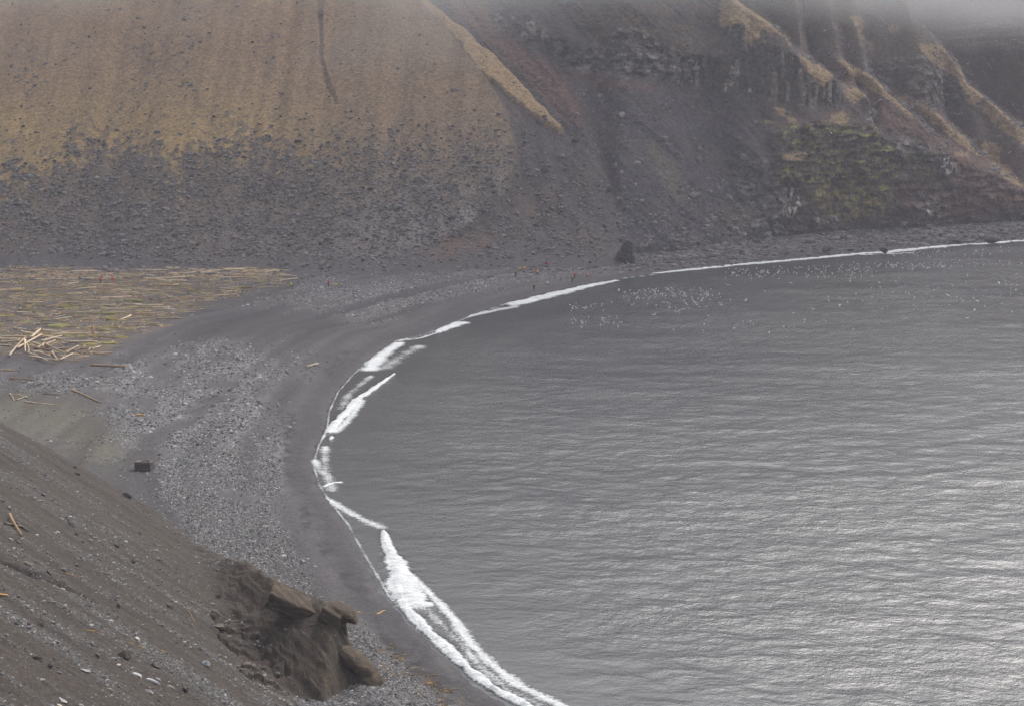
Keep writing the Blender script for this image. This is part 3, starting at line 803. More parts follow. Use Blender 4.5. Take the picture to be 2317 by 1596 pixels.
C = mix(C, [0.048, 0.038, 0.031], tuffm * sstep(0.05, 0.45, fbm(T2 / 0.9, T1 / 5, 5, 208)) * 0.6)
C = mix(C, [0.062, 0.046, 0.036], rubm * 0.8)
C *= 0.66 * (1 + 0.30 * fbm(X / 0.55, Y / 0.7, 4, 209))[..., None]
NEAR = dict(P=np.stack([X, Y, Z], -1), U=U, V=V, tuff=tuffm, band=bandn, rub=rubm, vis=(Y < np.interp(X, _cx, _cy)))
m_near = ground_mat('ash_and_debris', vari=0.42, scales=(3.0, 14.0), bump=0.75, bdist=0.08, voron=5.0)
me = grid_mesh('near_slope', NEAR['P'], keep=(Z > -2.5), attrs={'Col': C})
tag(new_obj('slope', me, m_near), 'brown ash spur with grey stony debris in the foreground', kind='structure')

# ------------------------------------------------------------------ tuff outcrop with its overhanging head
def blob(bm, c, r, rot=(0, 0, 0), sub=3):
    M = Matrix.Translation(Vector(c)) @ Euler([R(a) for a in rot]).to_matrix().to_4x4() @ Matrix.Diagonal((*r, 1))
    bmesh.ops.create_icosphere(bm, subdivisions=sub, radius=1.0, matrix=M)

def W(u, v, y):
    x, z = on_y(u, v, y)
    return (x, y, z)

def remeshed(bm, name, voxel, disp, seed, fscale=1.0):
    me = bpy.data.meshes.new(name + '_tmp'); bm.to_mesh(me); bm.free()
    o = bpy.data.objects.new(name + '_tmp', me); COL.objects.link(o)
    md = o.modifiers.new('r', 'REMESH'); md.mode = 'VOXEL'; md.voxel_size = voxel
    md2 = o.modifiers.new('s', 'SMOOTH'); md2.factor = 0.6; md2.iterations = 10
    dg = bpy.context.evaluated_depsgraph_get(); ev = o.evaluated_get(dg)
    out = bpy.data.meshes.new_from_object(ev)
    bpy.data.objects.remove(o); bpy.data.meshes.remove(me)
    n = len(out.vertices); co = np.zeros(n * 3, np.float32); no = np.zeros(n * 3, np.float32)
    out.vertices.foreach_get('co', co); out.vertices.foreach_get('normal', no)
    co = co.reshape(-1, 3).astype(float); no = no.reshape(-1, 3).astype(float)
    d = fbm(co[:, 0] / fscale + co[:, 2] * 1.1, co[:, 1] / fscale - co[:, 2] / 0.5, 5, seed) + 0.5 * fbm(co[:, 0] / 3 + co[:, 1] / 3, co[:, 2] / 0.35 + co[:, 0] * 1.2, 4, seed + 9, ridged=True)
    co += no * (disp * 1.6 * d)[:, None]
    out.vertices.foreach_set('co', co.astype(np.float32).ravel()); out.update()
    out.polygons.foreach_set('use_smooth', np.ones(len(out.polygons), bool))
    n1 = fbm(co[:, 0] / 1.3, co[:, 2] / 0.6 + co[:, 1] / 2, 4, seed + 20)
    c = mix(np.broadcast_to(np.array([0.062, 0.047, 0.034]), co.shape), [0.092, 0.067, 0.045], sstep(0.0, 0.4, n1) * 0.8)
    at = out.color_attributes.new(name='Col', type='FLOAT_COLOR', domain='POINT')
    cc = np.ones((n, 4), np.float32); cc[:, :3] = c; at.data.foreach_set('color', cc.ravel())
    out.name = name
    return out

def block(bm, c, size, rot):
    M = Matrix.Translation(Vector(c)) @ Euler([R(a) for a in rot]).to_matrix().to_4x4() @ Matrix.Diagonal((*size, 1))
    r = bmesh.ops.create_cube(bm, size=1.0, matrix=M)
bm = bmesh.new()
block(bm, W(690, 1377, 190.8), (7.6, 3.2, 1.5), (8, 25, 4))           # long ledge
block(bm, W(748, 1392, 188.2), (1.9, 1.8, 1.3), (5, 30, -8))           # squared end of the ledge
block(bm, W(755, 1412, 188.0), (0.9, 1.4, 1.0), (0, 18, 5))
blob(bm, W(768, 1380, 189.4), (1.45, 1.5, 0.72), (0, 20, 0))           # domed head
blob(bm, W(786, 1388, 189.2), (1.05, 1.3, 0.62), (0, 42, 0))
block(bm, W(797, 1401, 189.0), (1.0, 1.5, 0.42), (0, 22, 0))           # overhanging lip
block(bm, W(764, 1440, 189.8), (1.9, 2.4, 4.4), (0, -7, 6))            # neck
block(bm, W(735, 1450, 189.0), (3.0, 2.6, 4.0), (0, 0, 0))
me = remeshed(bm, 'rock_outcrop', 0.10, 0.13, 301)
m_tuff = ground_mat('brown_tuff', vari=0.30, scales=(2.2, 9.0), bump=0.6, bdist=0.10)
tag(new_obj('rock_outcrop', me, m_tuff), 'brown overhanging rock head jutting from the spur above the black beach', 'rock')
bm = bmesh.new()
blob(bm, W(838, 1544, 184.8), (1.35, 1.9, 1.15), (0, 35, 0))
blob(bm, W(826, 1515, 185.2), (1.5, 1.6, 0.9), (0, 40, 0))
blob(bm, W(800, 1490, 185.8), (1.6, 1.8, 0.8), (0, 36, 0))
me = remeshed(bm, 'rock_nose', 0.11, 0.14, 340)
tag(new_obj('rock_nose', me, m_tuff), 'smooth rounded brown rock nose at the foot of the spur beside the shingle', 'rock')
# ================================================================== THINGS
def at_px(S, u, v, extra=None):
    """world point of a surface at a survey bearing, plus grid index"""
    d = (S['U'] - u) ** 2 + (S['V'] - v) ** 2
    if extra is not None:
        d = np.where(extra, d, 1e9)
    i = np.unravel_index(np.argmin(d), d.shape)
    return S['P'][i].copy(), i

def beach_at(u, v):
    x, y = on_z(u, v, 2.0)
    for _ in range(6):
        z = float(beach_z(np.array([x]), np.array([y]))[0])
        x, y = on_z(u, v, z)
    return np.array([x, y, z])

def normal_at(S, i):
    P = S['P']; r, c = i
    r = min(max(r, 1), P.shape[0] - 2); c = min(max(c, 1), P.shape[1] - 2)
    n = np.cross(P[r, c + 1] - P[r, c - 1], P[r + 1, c] - P[r - 1, c])
    n /= np.linalg.norm(n)
    return n if n[2] > 0 else -n

# ---------------------------------------------------------------- rocks
m_dark = plain_mat('dark_basalt', (0.05, 0.048, 0.051), vari=0.45, scale=3, bump=0.6, random_tint=0.25)
m_grey = plain_mat('grey_basalt', (0.13, 0.126, 0.127), vari=0.40, scale=3, bump=0.6, random_tint=0.35)
m_brown = plain_mat('brown_stone', (0.085, 0.070, 0.056), vari=0.40, scale=3, bump=0.6, random_tint=0.25)
m_pale = plain_mat('pale_blue_grey_stone', (0.36, 0.36, 0.375), vari=0.22, scale=3, bump=0.35, random_tint=0.15)
m_cream = plain_mat('cream_stone', (0.48, 0.42, 0.33), vari=0.2, scale=3, bump=0.3)

def rock_me(name, seed, sub=2, **kw):
    V, F = facet_rock(sub, seed, **kw)
    me = raw_mesh(name, V, F, False); return me
ROCKME = [rock_me('boulder_shape', 400 + k, 2, cuts=10, depth=0.35, rough=0.03) for k in range(10)]
for me in ROCKME: me.materials.append(None)

def rock(name, p, size, mat, label=None, cat='rock', group=None, n=None, rz=None, shape=None, sink=0.3):
    me = (shape or random.choice(ROCKME))
    o = bpy.data.objects.new(name, me); COL.objects.link(o)
    o.material_slots[0].link = 'OBJECT'; o.material_slots[0].material = mat
    sx, sy, sz = size
    o.scale = (sx / 2, sy / 2, sz / 2)
    q = Vector((0, 0, 1)).rotation_difference(Vector(n)).to_matrix().to_4x4() if n is not None else Matrix()
    a = random.uniform(0, 6.28) if rz is None else rz
    o.matrix_world = Matrix.Translation(Vector(p)) @ q @ Matrix.Translation((0, 0, sz * (0.5 - sink))) @ Matrix.Rotation(a, 4, 'Z') @ Matrix.Diagonal((sx / 2, sy / 2, sz / 2, 1))
    tag(o, label, cat, group)
    return o

# boulders of the scree: the biggest one by one ...
def pick(S, w, n, seed, sel=None):
    rg = np.random.default_rng(seed)
    w = np.clip(w, 0, None).ravel().astype(float)
    # weight by true ground area of the cell
    P = S['P']; dx = np.linalg.norm(np.diff(P, axis=1, append=P[:, -1:]), axis=2); dy = np.linalg.norm(np.diff(P, axis=0, append=P[-1:]), axis=2)
    w = w * (dx * dy).ravel(); w = w / w.sum()
    return rg.choice(w.size, n, p=w, replace=True)

Hu, Hv, Hp = HILL['U'], HILL['V'], HILL['P']
inframe = (Hu > -60) & (Hu < 1480) & (Hv > -60) & (Hv < 612) & HILL['vis'] & (Hp[..., 2] > 2.0)
scree_w = (sstep(230, 420, Hv) * (1 - HILL['grass']) + 0.5 * HILL['stony'] + 0.02) * inframe
scree_w = scree_w * (0.25 + sstep(-0.2, 0.5, fbm(Hu / 45, Hv / 45, 4, 500))) * np.where(HILL['ash'] > 0.5, 0.45, 1.0)
scree_w = scree_w * (0.25 + 0.75 * sstep(600, 560, Hv)) * (1 - 0.85 * sstep(560, 585, Hv) * sstep(380, 200, Hu))
ids = pick(HILL, scree_w, 210, 501)
rg = np.random.default_rng(5)
def where_words(u, v):
    return 'left' if u < 400 else 'middle' if u < 820 else 'right'
for k, i in enumerate(ids):
    p = Hp.reshape(-1, 3)[i]; u = Hu.ravel()[i]; v = Hv.ravel()[i]
    s = float(np.clip(rg.lognormal(0.42, 0.33), 0.9, 3.2))
    ash = HILL['ash'].ravel()[i] > 0.5
    zone = ('grey boulder on the dark ash slope below the grassy ridge' if ash else
            'grey boulder lying in the tan grass of the hillside' if v < 330 else
            'grey boulder in the scree low on the hillside' if v < 520 else 'grey boulder at the foot of the hillside above the driftwood')
    mat = m_grey if rg.random() < 0.7 else m_dark
    if mat is m_dark: zone = zone.replace('grey', 'dark')
    rock('boulder', p, (s, s * rg.uniform(0.7, 1.1), s * rg.uniform(0.5, 0.85)), mat, zone, 'boulder', 'boulders scattered over the scree and hillside')
# ... the rest of the scree in one piece
small = [facet_rock(1, 520 + k, cuts=6, depth=0.3, rough=0.06) for k in range(8)]
ids = pick(HILL, scree_w, 30000, 502)
pts = Hp.reshape(-1, 3)[ids] + rg.normal(0, 0.15, (len(ids), 3)) * [1, 1, 0]
sz = np.clip(rg.lognormal(-1.25, 0.55, len(ids)), 0.12, 1.1)
tone = rg.uniform(0.5, 1.7, len(ids))[:, None]
cols = np.array([0.135, 0.127, 0.125]) * tone * (1 + rg.normal(0, 0.05, (len(ids), 3)))
pts[:, 2] += sz * 0.12
_w = sstep(640, 606, BEACH['V']) * (BEACH['V'] > 598) * (BEACH['U'] > -60) * (BEACH['U'] < 1420) * (BEACH['sd'] > 12) * sstep(-0.1, 0.5, fbm(BEACH['P'][..., 0] / 12, BEACH['P'][..., 1] / 12, 3, 577))
_i = pick(BEACH, _w, 2600, 504); pts = np.concatenate([pts, BEACH['P'].reshape(-1, 3)[_i]]); _s = np.clip(rg.lognormal(-1.1, 0.55, 2600), 0.15, 1.3); sz = np.concatenate([sz, _s])
cols = np.concatenate([cols, np.array([0.12, 0.113, 0.115]) * rg.uniform(0.5, 1.6, 2600)[:, None] * np.ones(3)])
m_scree = ground_mat('scree_stones', vari=0.25, scales=(2.0, 8.0), bump=0.4, bdist=0.08)
tag(new_obj('scree', scatter_mesh('scree', pts, sz, small, cols, seed=503), m_scree), 'loose grey scree stones strewn over the hillside', kind='stuff')

# far slope and cliff foot stones
Cu, Cv, Cp = CLIFF['U'], CLIFF['V'], CLIFF['P']
wv_ = ((Cu > 1150) & (Cu < 2340) & (Cv > 60) & (Cv < 600) & (Cp[..., 2] > 1)) * (0.08 + sstep(380, 560, Cv)) * (1 - 0.9 * CLIFF['cz']) * (0.1 + sstep(0.0, 0.5, fbm(Cu / 30, Cv / 50, 4, 510)))
ids = pick(CLIFF, wv_, 9000, 511)
pts = Cp.reshape(-1, 3)[ids]; sz = np.clip(rg.lognormal(-0.85, 0.6, len(ids)), 0.18, 2.0)
cols = np.array([0.135, 0.128, 0.13]) * rg.uniform(0.5, 1.7, len(ids))[:, None] * np.ones(3)
tag(new_obj('slope_debris', scatter_mesh('slope_debris', pts, sz, small, cols, seed=512, squash=(0.6, 1.0)), m_scree), 'broken rock debris resting on the far ash slope', kind='stuff')

# boulder shore under the cliff
Bu, Bv, Bp = BEACH['U'], BEACH['V'], BEACH['P']
bw = BEACH['bsh'] * (BEACH['sd'] > -1.5) * (Bu < 2380) * (Bv > 480)
ids = pick(BEACH, bw * sstep(1600, 2000, Bu), 70, 520)
for i in ids:
    p = Bp.reshape(-1, 3)[i]; s = float(np.clip(rg.lognormal(0.75, 0.35), 1.2, 4.2))
    rock('shore_boulder', p, (s, s * rg.uniform(0.7, 1.1), s * rg.uniform(0.55, 0.8)), m_grey if rg.random() < 0.5 else m_dark,
         'wave-washed grey boulder on the rocky shore under the sea cliff', 'boulder', 'boulders on the shore under the sea cliff')
ids = pick(BEACH, bw, 13000, 521)
pts = Bp.reshape(-1, 3)[ids]; sz = np.clip(rg.lognormal(-0.75, 0.5, len(ids)), 0.2, 1.7)
cols = np.array([0.115, 0.109, 0.112]) * rg.uniform(0.45, 1.7, len(ids))[:, None] * np.ones(3)
tag(new_obj('shore_rubble', scatter_mesh('shore_rubble', pts, sz, small, cols, seed=522), m_scree), 'heaped dark rocks along the far shore below the cliff', kind='stuff')
for u, v, w, label in [(2000, 571, 4.6, 'pointed dark boulder standing in the surf left of the far shore rocks'), (2243, 545, 6.0, 'biggest dark boulder at the right end of the rocky shore, half in surf'),
                       (2150, 543, 4.6, 'squarish grey boulder at the surf edge under the cliff'), (2125, 536, 5.2, 'broad grey boulder behind the squarish one under the cliff'),
                       (2105, 521, 5.0, 'flat tilted slab of rock leaning at the cliff foot'), (1835, 552, 4.8, 'pale faced grey boulder on the shore below the mossy cliff'),
                       (1870, 565, 4.2, 'dark boulder nearest the surf below the mossy cliff')]:
    p = beach_at(u, v)
    rock('shore_boulder', p, (w, w * 0.8, w * 0.62), m_dark if 'dark' in label else m_grey, label, 'boulder')

# the standing rock and its slab
bm = bmesh.new()
pb = beach_at(1414, 597)
for c, r, rot in [((0.2, 0, 1.8), (2.5, 1.7, 2.2), (0, 0, 0)), ((0.6, 0, 4.0), (1.8, 1.3, 2.4), (0, -8, 0)), ((0.95, 0, 5.7), (0.95, 0.8, 1.4), (0, 4, 0)), ((-1.2, 0, 2.6), (1.3, 1.2, 1.7), (0, 28, 0)), ((1.5, 0, 1.3), (1.4, 1.2, 1.9), (0, 0, 0)), ((-1.9, 0.1, 1.4), (1.2, 1.1, 1.2), (0, 10, 0))]:
    blob(bm, (pb[0] + c[0], pb[1] + c[1], pb[2] + c[2]), r, rot)
me = remeshed(bm, 'standing_rock', 0.2, 0.35, 360, 1.4)
m_stack = plain_mat('black_rock', (0.028, 0.028, 0.032), vari=0.35, scale=1.2, bump=0.5)
tag(new_obj('standing_rock', me, m_stack), 'tall dark pyramid-shaped rock standing alone on the shingle above the surf', 'rock')
p = beach_at(1388, 598)
rock('slab', p, (2.6, 1.2, 2.2), m_grey, 'pale grey slab leaning beside the tall dark standing rock', 'rock', n=(0.3, -0.5, 0.8))
for u, v, w, label in [(1324, 270, 3.6, 'round brown boulder perched at the end of the grassy ridge'), (1378, 432, 3.4, 'dark craggy boulder half way up the ash slope'),
                       (1232, 385, 3.4, 'dark outcrop boulder on the ash slope below the grass strip'), (1170, 398, 2.6, 'small dark boulder left of the outcrop on the ash slope')]:
    p, i = at_px(HILL, u, v, HILL['vis'])
    rock('boulder', p, (w, w, w * 0.9), m_dark, label, 'boulder', sink=0.35)

# cobbles of the beach (one mass)
cw = (BEACH['cob'] ** 1.3) * sstep(2.5, 7.5, BEACH['sd'] + 0.4 * 5 * fbm(Bp[..., 0] / 6, Bp[..., 1] / 6, 4, 575)) ** 1.5 * (Bu > -30) * (Bu < 1500) * (Bv > 600) * (Bv < 1640)
near_w = cw * sstep(330, 250, Bp[..., 1])
pr8 = [(OCT[0] * rg.uniform(0.75, 1.2, (6, 1)), OCT[1]) for _ in range(8)]
parts = []
for w_, n_, mu, lo, hi_ in ((near_w, 62000, -2.15, 0.06, 0.42), (cw * (1 - sstep(330, 250, Bp[..., 1])), 20000, -1.35, 0.14, 0.7)):
    ids = pick(BEACH, w_, n_, 530 + n_)
    q = Bp.reshape(-1, 3)[ids] + rg.normal(0, 0.12, (n_, 3)) * [1, 2.0, 0]
    q[:, 2] = Bp.reshape(-1, 3)[ids][:, 2]
    parts.append((q, np.clip(rg.lognormal(mu, 0.42, n_), lo, hi_)))
pts = np.concatenate([a for a, _ in parts]); sz = np.concatenate([a for _, a in parts])
t = rg.random(len(pts)); lum = np.where(t > 0.90, rg.uniform(0.30, 0.52, len(pts)), np.where(t > 0.5, rg.uniform(0.13, 0.26, len(pts)), rg.uniform(0.05, 0.13, len(pts))))
cols = 0.85 * lum[:, None] * (np.array([1.0, 0.985, 0.98]) + rg.normal(0, 0.03, (len(pts), 3)))
m_cob = ground_mat('cobble_stone', vari=0.15, scales=(3.0, 9.0), bump=0.2, bdist=0.05)
tag(new_obj('cobbles', scatter_mesh('cobbles', pts, sz * 0.8, pr8, cols, seed=533, squash=(0.4, 0.75)), m_cob), 'grey cobbles spread in bars over the black beach', kind='stuff')

# near slope: stones in one mass + the large ones below
Nu, Nv, Np = NEAR['U'], NEAR['V'], NEAR['P']
nin = (Nu > -60) & (Nu < 900) & (Nv < 1640) & NEAR['vis']
nw = nin * (0.06 + sstep(-0.1, 0.4, NEAR['band'])) * (1 - 0.93 * NEAR['tuff']) * (0.35 + sstep(1100, 1400, Nv))
ids = pick(NEAR, nw, 32000, 540)
pts = Np.reshape(-1, 3)[ids]; sz = np.clip(rg.lognormal(-2.95, 0.6, len(ids)), 0.025, 0.32)
t = rg.random(len(ids)); lum = np.where(t > 0.90, rg.uniform(0.22, 0.45, len(ids)), rg.uniform(0.05, 0.2, len(ids)))
cols = lum[:, None] * (np.array([1.0, 0.97, 0.95]) + rg.normal(0, 0.03, (len(ids), 3)))
m_deb = ground_mat('debris_stone', vari=0.2, scales=(6.0, 18.0), bump=0.2, bdist=0.03)
tag(new_obj('debris', scatter_mesh('debris', pts, sz, small, cols, seed=541), m_deb), 'small grey stones littering the near ash slope', kind='stuff')
ids = pick(NEAR, nin * (0.02 + NEAR['rub']) * (NEAR['rub'] > 0.3), 16, 545)
for i in ids:
    s = float(rg.uniform(0.5, 1.3))
    rock('tuff_block', Np.reshape(-1, 3)[i], (s * 1.2, s, s * 0.8), m_tuffb if 'm_tuffb' in globals() else m_brown, 'brown rock block wedged in the gully between spur and debris slope', 'rock', 'blocks wedged in the gully')

def slope_n(i): return normal_at(NEAR, i)
DOWN = math.atan2(0.35, 1.0)
STONES = [  # u, v, length, aspect, thickness, material, label
    (73, 1382, 8, 0.9, 0.8, m_cream, 'small round cream stone near the left edge of the debris slope'),
    (94, 1413, 21, 0.55, 0.6, m_brown, 'smooth dark brown oval stone below the round cream one'),
    (14, 1437, 18, 0.6, 0.6, m_grey, 'blue-grey stone at the left edge of the debris slope'),
    (82, 1489, 26, 0.4, 0.4, m_brown, 'long grey-brown stone lying downslope near the left edge'),
    (112, 1508, 16, 0.9, 0.9, m_dark, 'upright black-sided stone beside a smaller grey one'),
    (133, 1522, 16, 0.5, 0.4, m_grey, 'small grey stone just below the upright black-sided one'),
    (193, 1518, 28, 0.5, 0.3, m_pale, 'pale elongated slab alone on the debris slope'),
    (281, 1487, 30, 0.8, 0.7, m_brown, 'largest brown angular boulder on the debris slope'),
    (220, 1483, 14, 0.9, 0.9, m_brown, 'squat brown stone left of the largest brown boulder'),
    (205, 1458, 12, 0.8, 0.8, m_dark, 'small black triangular stone on the debris slope'),
    (311, 1525, 28, 0.55, 0.25, m_pale, 'pale blue-grey slab, upper left of two lying together'),
    (343, 1540, 34, 0.5, 0.25, m_pale, 'pale blue-grey slab, lower right of two lying together'),
    (359, 1536, 16, 0.6, 0.3, m_pale, 'small pale sliver against the lower pale slab'),
    (384, 1553, 24, 0.25, 0.25, m_cream, 'long thin pale stone right of the paired slabs'),
    (353, 1509, 28, 0.5, 0.45, m_brown, 'pale brown lumpy stone above the paired slabs'),
    (466, 1504, 18, 0.8, 0.8, m_pale, 'grey fin-shaped stone by the gully edge'),
    (311, 1446, 17, 0.7, 0.5, m_cream, 'cream lump of stone in the middle of the smooth ash'),
    (266, 1370, 15, 0.8, 0.9, m_brown, 'brown wedge-shaped stone standing on the debris edge'),
    (145, 1287, 16, 0.8, 0.6, m_grey, 'grey stone with dark underside above the runnel'),
    (60, 1275, 20, 0.7, 0.6, m_cream, 'tan speckled stone beside the runnel at left'),
    (301, 1272, 16, 0.8, 0.8, m_dark, 'pitted dark stone alone on the smooth upper ash'),
    (261, 1234, 16, 0.8, 0.7, m_grey, 'dark grey blocky stone on the upper ash slope'),
    (110, 1296, 16, 0.6, 0.5, m_dark, 'black stone lying in the debris along the runnel'),
    (495, 1351, 14, 0.6, 0.7, m_dark, 'craggy black lump on the brown bedrock slope'),
    (418, 1562, 20, 0.7, 0.8, m_dark, 'dark reddish porous stone near the bottom edge'),
    (141, 1584, 28, 0.6, 0.3, m_pale, 'pale tilted slab at the bottom left of the slope'),
    (135, 1594, 16, 0.6, 0.3, m_cream, 'cream slab just below the pale tilted one'),
    (247, 1559, 17, 0.4, 0.4, m_cream, 'small cream stone low on the debris slope'),
    (338, 1566, 28, 0.45, 0.35, m_pale, 'rough pale pinkish slab near the bottom edge'),
    (381, 1371, 22, 0.5, 0.5, m_grey, 'flat grey stone on the crest of the debris band'),
    (99, 1119, 11, 0.9, 0.9, m_grey, 'rounded grey stone among orange flecks on the upper ash slope'),
    (171, 1057, 10, 0.8, 0.7, m_grey, 'small grey stone near the top of the ash slope'),
    (175, 1073, 17, 0.4, 0.5, m_dark, 'long dark stone just below the small grey one'),
    (159, 1186, 24, 0.6, 0.5, m_dark, 'black shiny flat-topped boulder on the upper ash slope'),
    (131, 1203, 11, 0.7, 0.5, m_pale, 'small pale grey stone below the black flat-topped boulder'),
    (171, 1208, 10, 0.7, 0.5, m_dark, 'small black stone below the black flat-topped boulder'),
    (288, 1124, 30, 0.45, 0.45, m_dark, 'dark wedge of rock sunk into the crest above the cobbles'),
    (23, 1220, 14, 0.6, 0.5, m_pale, 'pinkish pale stone below the crossed logs'),
    (42, 1227, 14, 0.5, 0.4, m_grey, 'flat blue-grey stone below the crossed logs'),
    (205, 1222, 10, 0.6, 0.5, m_pale, 'small pale flake on the open ash'),
    (434, 1363, 9, 0.8, 0.8, m_grey, 'small grey stone right of the leaning stick'),
    (456, 1560, 12, 0.6, 0.5, m_dark, 'black stone near the bottom of the debris slope'),
    (470, 1572, 14, 0.4, 0.4, m_grey, 'grey stone lying along the debris edge at the bottom'),
]
SH3 = [rock_me('stone_shape', 600 + k, 3, cuts=16, depth=0.42, rough=0.012) for k in range(8)]
for me in SH3: me.materials.append(None)
for k, (u, v, L, asp, th, mat, label) in enumerate(STONES):
    p, i = at_px(NEAR, u, v, NEAR['vis'])
    s = 1.3 * L * p[1] / FPX
    n = slope_n(i)
    rock('stone', p, (s, s * asp, s * th * 0.9), mat, label, 'stone', n=n, rz=random.uniform(-0.4, 0.3) + 0.25, shape=SH3[k % 8], sink=0.25)

# ---------------------------------------------------------------- driftwood
def log_mesh(seed, seg=7, sides=8, bend=0.06, root=False, stub=0):
    rg_ = random.Random(seed)
    bm = bmesh.new(); rings = []
    ph = rg_.uniform(0, 6.28)
    for k in range(seg + 1):
        t = k / seg
        r = 1.0 - 0.42 * t + 0.06 * math.sin(9 * t + ph)
        if root and k == 0: r = 1.7
        cx = t - 0.5; cy = bend * math.sin(math.pi * t + ph * 0.2) * rg_.uniform(0.8, 1.2); cz = 0
        ring = []
        for j in range(sides):
            a = 2 * math.pi * j / sides
            rr = r * (1 + 0.13 * math.sin(3 * a + ph) + rg_.uniform(-0.06, 0.06))
            ring.append(bm.verts.new((cx, cy + rr * math.cos(a) * 0.03, cz + rr * math.sin(a) * 0.03)))
        rings.append(ring)
    for a, b in zip(rings[:-1], rings[1:]):
        for j in range(sides):
            bm.faces.new((a[j], a[(j + 1) % sides], b[(j + 1) % sides], b[j]))
    bm.faces.new(rings[0][::-1]); bm.faces.new(rings[-1])
    me = bpy.data.meshes.new('log_shape'); bm.to_mesh(me); bm.free()
    V = np.array([v.co[:] for v in me.vertices])
    # scale cross-section to radius 1
    V[:, 2] /= 0.03
    V[:, 1] = (V[:, 1])
    for k, v in enumerate(me.vertices): v.co = Vector((V[k, 0], V[k, 1] , V[k, 2] * 0.03))
    me.polygons.foreach_set('use_smooth', np.ones(len(me.polygons), bool))
    me.materials.append(None)
    return me
LOGME = [log_mesh(k, bend=random.uniform(-0.03, 0.03), root=(k % 5 == 4)) for k in range(10)]
m_wood = plain_mat('grey_driftwood', (0.50, 0.39, 0.27), vari=0.30, scale=4, bump=0.5, random_tint=0.38, stretch=(1, 14, 14))
m_wood2 = plain_mat('warm_driftwood', (0.36, 0.23, 0.125), vari=0.25, scale=4, bump=0.5, random_tint=0.2, stretch=(1, 14, 14))
m_orange = plain_mat('orange_driftwood', (0.47, 0.24, 0.06), vari=0.2, scale=4, bump=0.3, stretch=(1, 10, 10))
m_darkwood = plain_mat('weathered_wood', (0.14, 0.115, 0.085), vari=0.3, scale=4, bump=0.5, stretch=(1, 10, 10))

def log_between(a, b, rad, mat, label, group=None, name='log', cat='log', shape=None):
    a = Vector(a); b = Vector(b); d = b - a; L = d.length
    o = bpy.data.objects.new(name, shape or random.choice(LOGME)); COL.objects.link(o)
    o.material_slots[0].link = 'OBJECT'; o.material_slots[0].material = mat
    q = Vector((1, 0, 0)).rotation_difference(d.normalized()).to_matrix().to_4x4()
    k = rad / 0.03
    o.matrix_world = Matrix.Translation((a + b) / 2) @ q @ Matrix.Diagonal((L, k, k, 1))
    tag(o, label, cat, group); return o

def lie(x, y, ang, L, rad, mat, label, group=None, tilt=0.0, **kw):
    dx, dy = math.cos(ang) * L / 2, math.sin(ang) * L / 2
    xs = np.array([x - dx, x + dx]); ys = np.array([y - dy, y + dy])
    zs = beach_z(xs, ys) + rad * 0.7
    return log_between((xs[0], ys[0], zs[0]), (xs[1], ys[1], zs[1] + tilt), rad, mat, label, group, **kw)

dw = BEACH['drift'] * (Bu > -40) * (Bu < 680) * (Bv < 830) * (Bp[..., 2] > 1.0)
dw = dw * (0.25 + sstep(-0.3, 0.4, fbm(Bp[..., 0] / 9, Bp[..., 1] / 6, 3, 550))) * (1 + 2.0 * sstep(640, 618, Bv))
ids = pick(BEACH, dw, 262, 551)
for i in ids:
    p = Bp.reshape(-1, 3)[i]; v = Bv.ravel()[i]
    L = float(np.clip(rg.lognormal(1.45, 0.4), 2.2, 10.5)); ang = float(rg.normal(0, 0.5))
    warm = rg.random() < 0.3
    tone = 'warm brown' if warm else 'bleached grey'
    zone = 'along the upper edge of the drift field' if v < 640 else 'in the middle of the drift field' if v < 720 else 'in the lower drift field near the sand'
    lie(p[0], p[1], ang, L, float(rg.uniform(0.11, 0.24)) * (0.7 + L / 14), m_wood2 if warm else m_wood,
        f'{tone} driftwood log {zone}', 'driftwood logs strewn across the upper beach')
# smaller sticks: nobody could count them
lm = [(np.array([v.co[:] for v in me.vertices]), None) for me in LOGME[:1]]
boxV = np.array([[-.5, -.05, -.04], [.5, -.03, -.04], [.5, .05, -.03], [-.5, .04, -.04], [-.5, -.04, .05], [.5, -.04, .03], [.5, .03, .05], [-.5, .05, .04]])
boxF = np.array([[0, 1, 5, 4], [1, 2, 6, 5], [2, 3, 7, 6], [3, 0, 4, 7], [4, 5, 6, 7], [3, 2, 1, 0]])
NS = 3000
ids = pick(BEACH, dw + 0.01 * (Bu < 330) * (Bv > 800) * (Bv < 930) * (Bu > -40), NS, 552)
P0 = Bp.reshape(-1, 3)[ids] + rg.normal(0, 0.6, (NS, 3)) * [1, 1, 0]
L = np.clip(rg.lognormal(0.35, 0.55, NS), 0.4, 4.5); th = rg.uniform(0.7, 1.8, NS); a = rg.normal(0, 1.0, NS)
Vv = boxV[None] * np.stack([L, th * 1.3, th * 1.3], -1)[:, None, :]
c_, s_ = np.cos(a)[:, None], np.sin(a)[:, None]
tl = rg.normal(0, 0.05, NS)[:, None]
Wv = np.stack([Vv[..., 0] * c_ - Vv[..., 1] * s_, Vv[..., 0] * s_ + Vv[..., 1] * c_, Vv[..., 2] + np.abs(Vv[..., 0] * tl) + 0.05], -1) + P0[:, None, :]
Fv = (boxF[None] + (np.arange(NS) * 8)[:, None, None]).reshape(-1, 4)
cc = np.array([0.46, 0.35, 0.22]) * rg.uniform(0.4, 1.35, NS)[:, None] * (1 + rg.normal(0, 0.06, (NS, 3)))
me = raw_mesh('driftwood_sticks', Wv.reshape(-1, 3), Fv, False, {'Col': np.repeat(cc, 8, 0)})
tag(new_obj('driftwood_sticks', me, m_deb), 'broken driftwood sticks filling the gaps between the logs', kind='stuff')

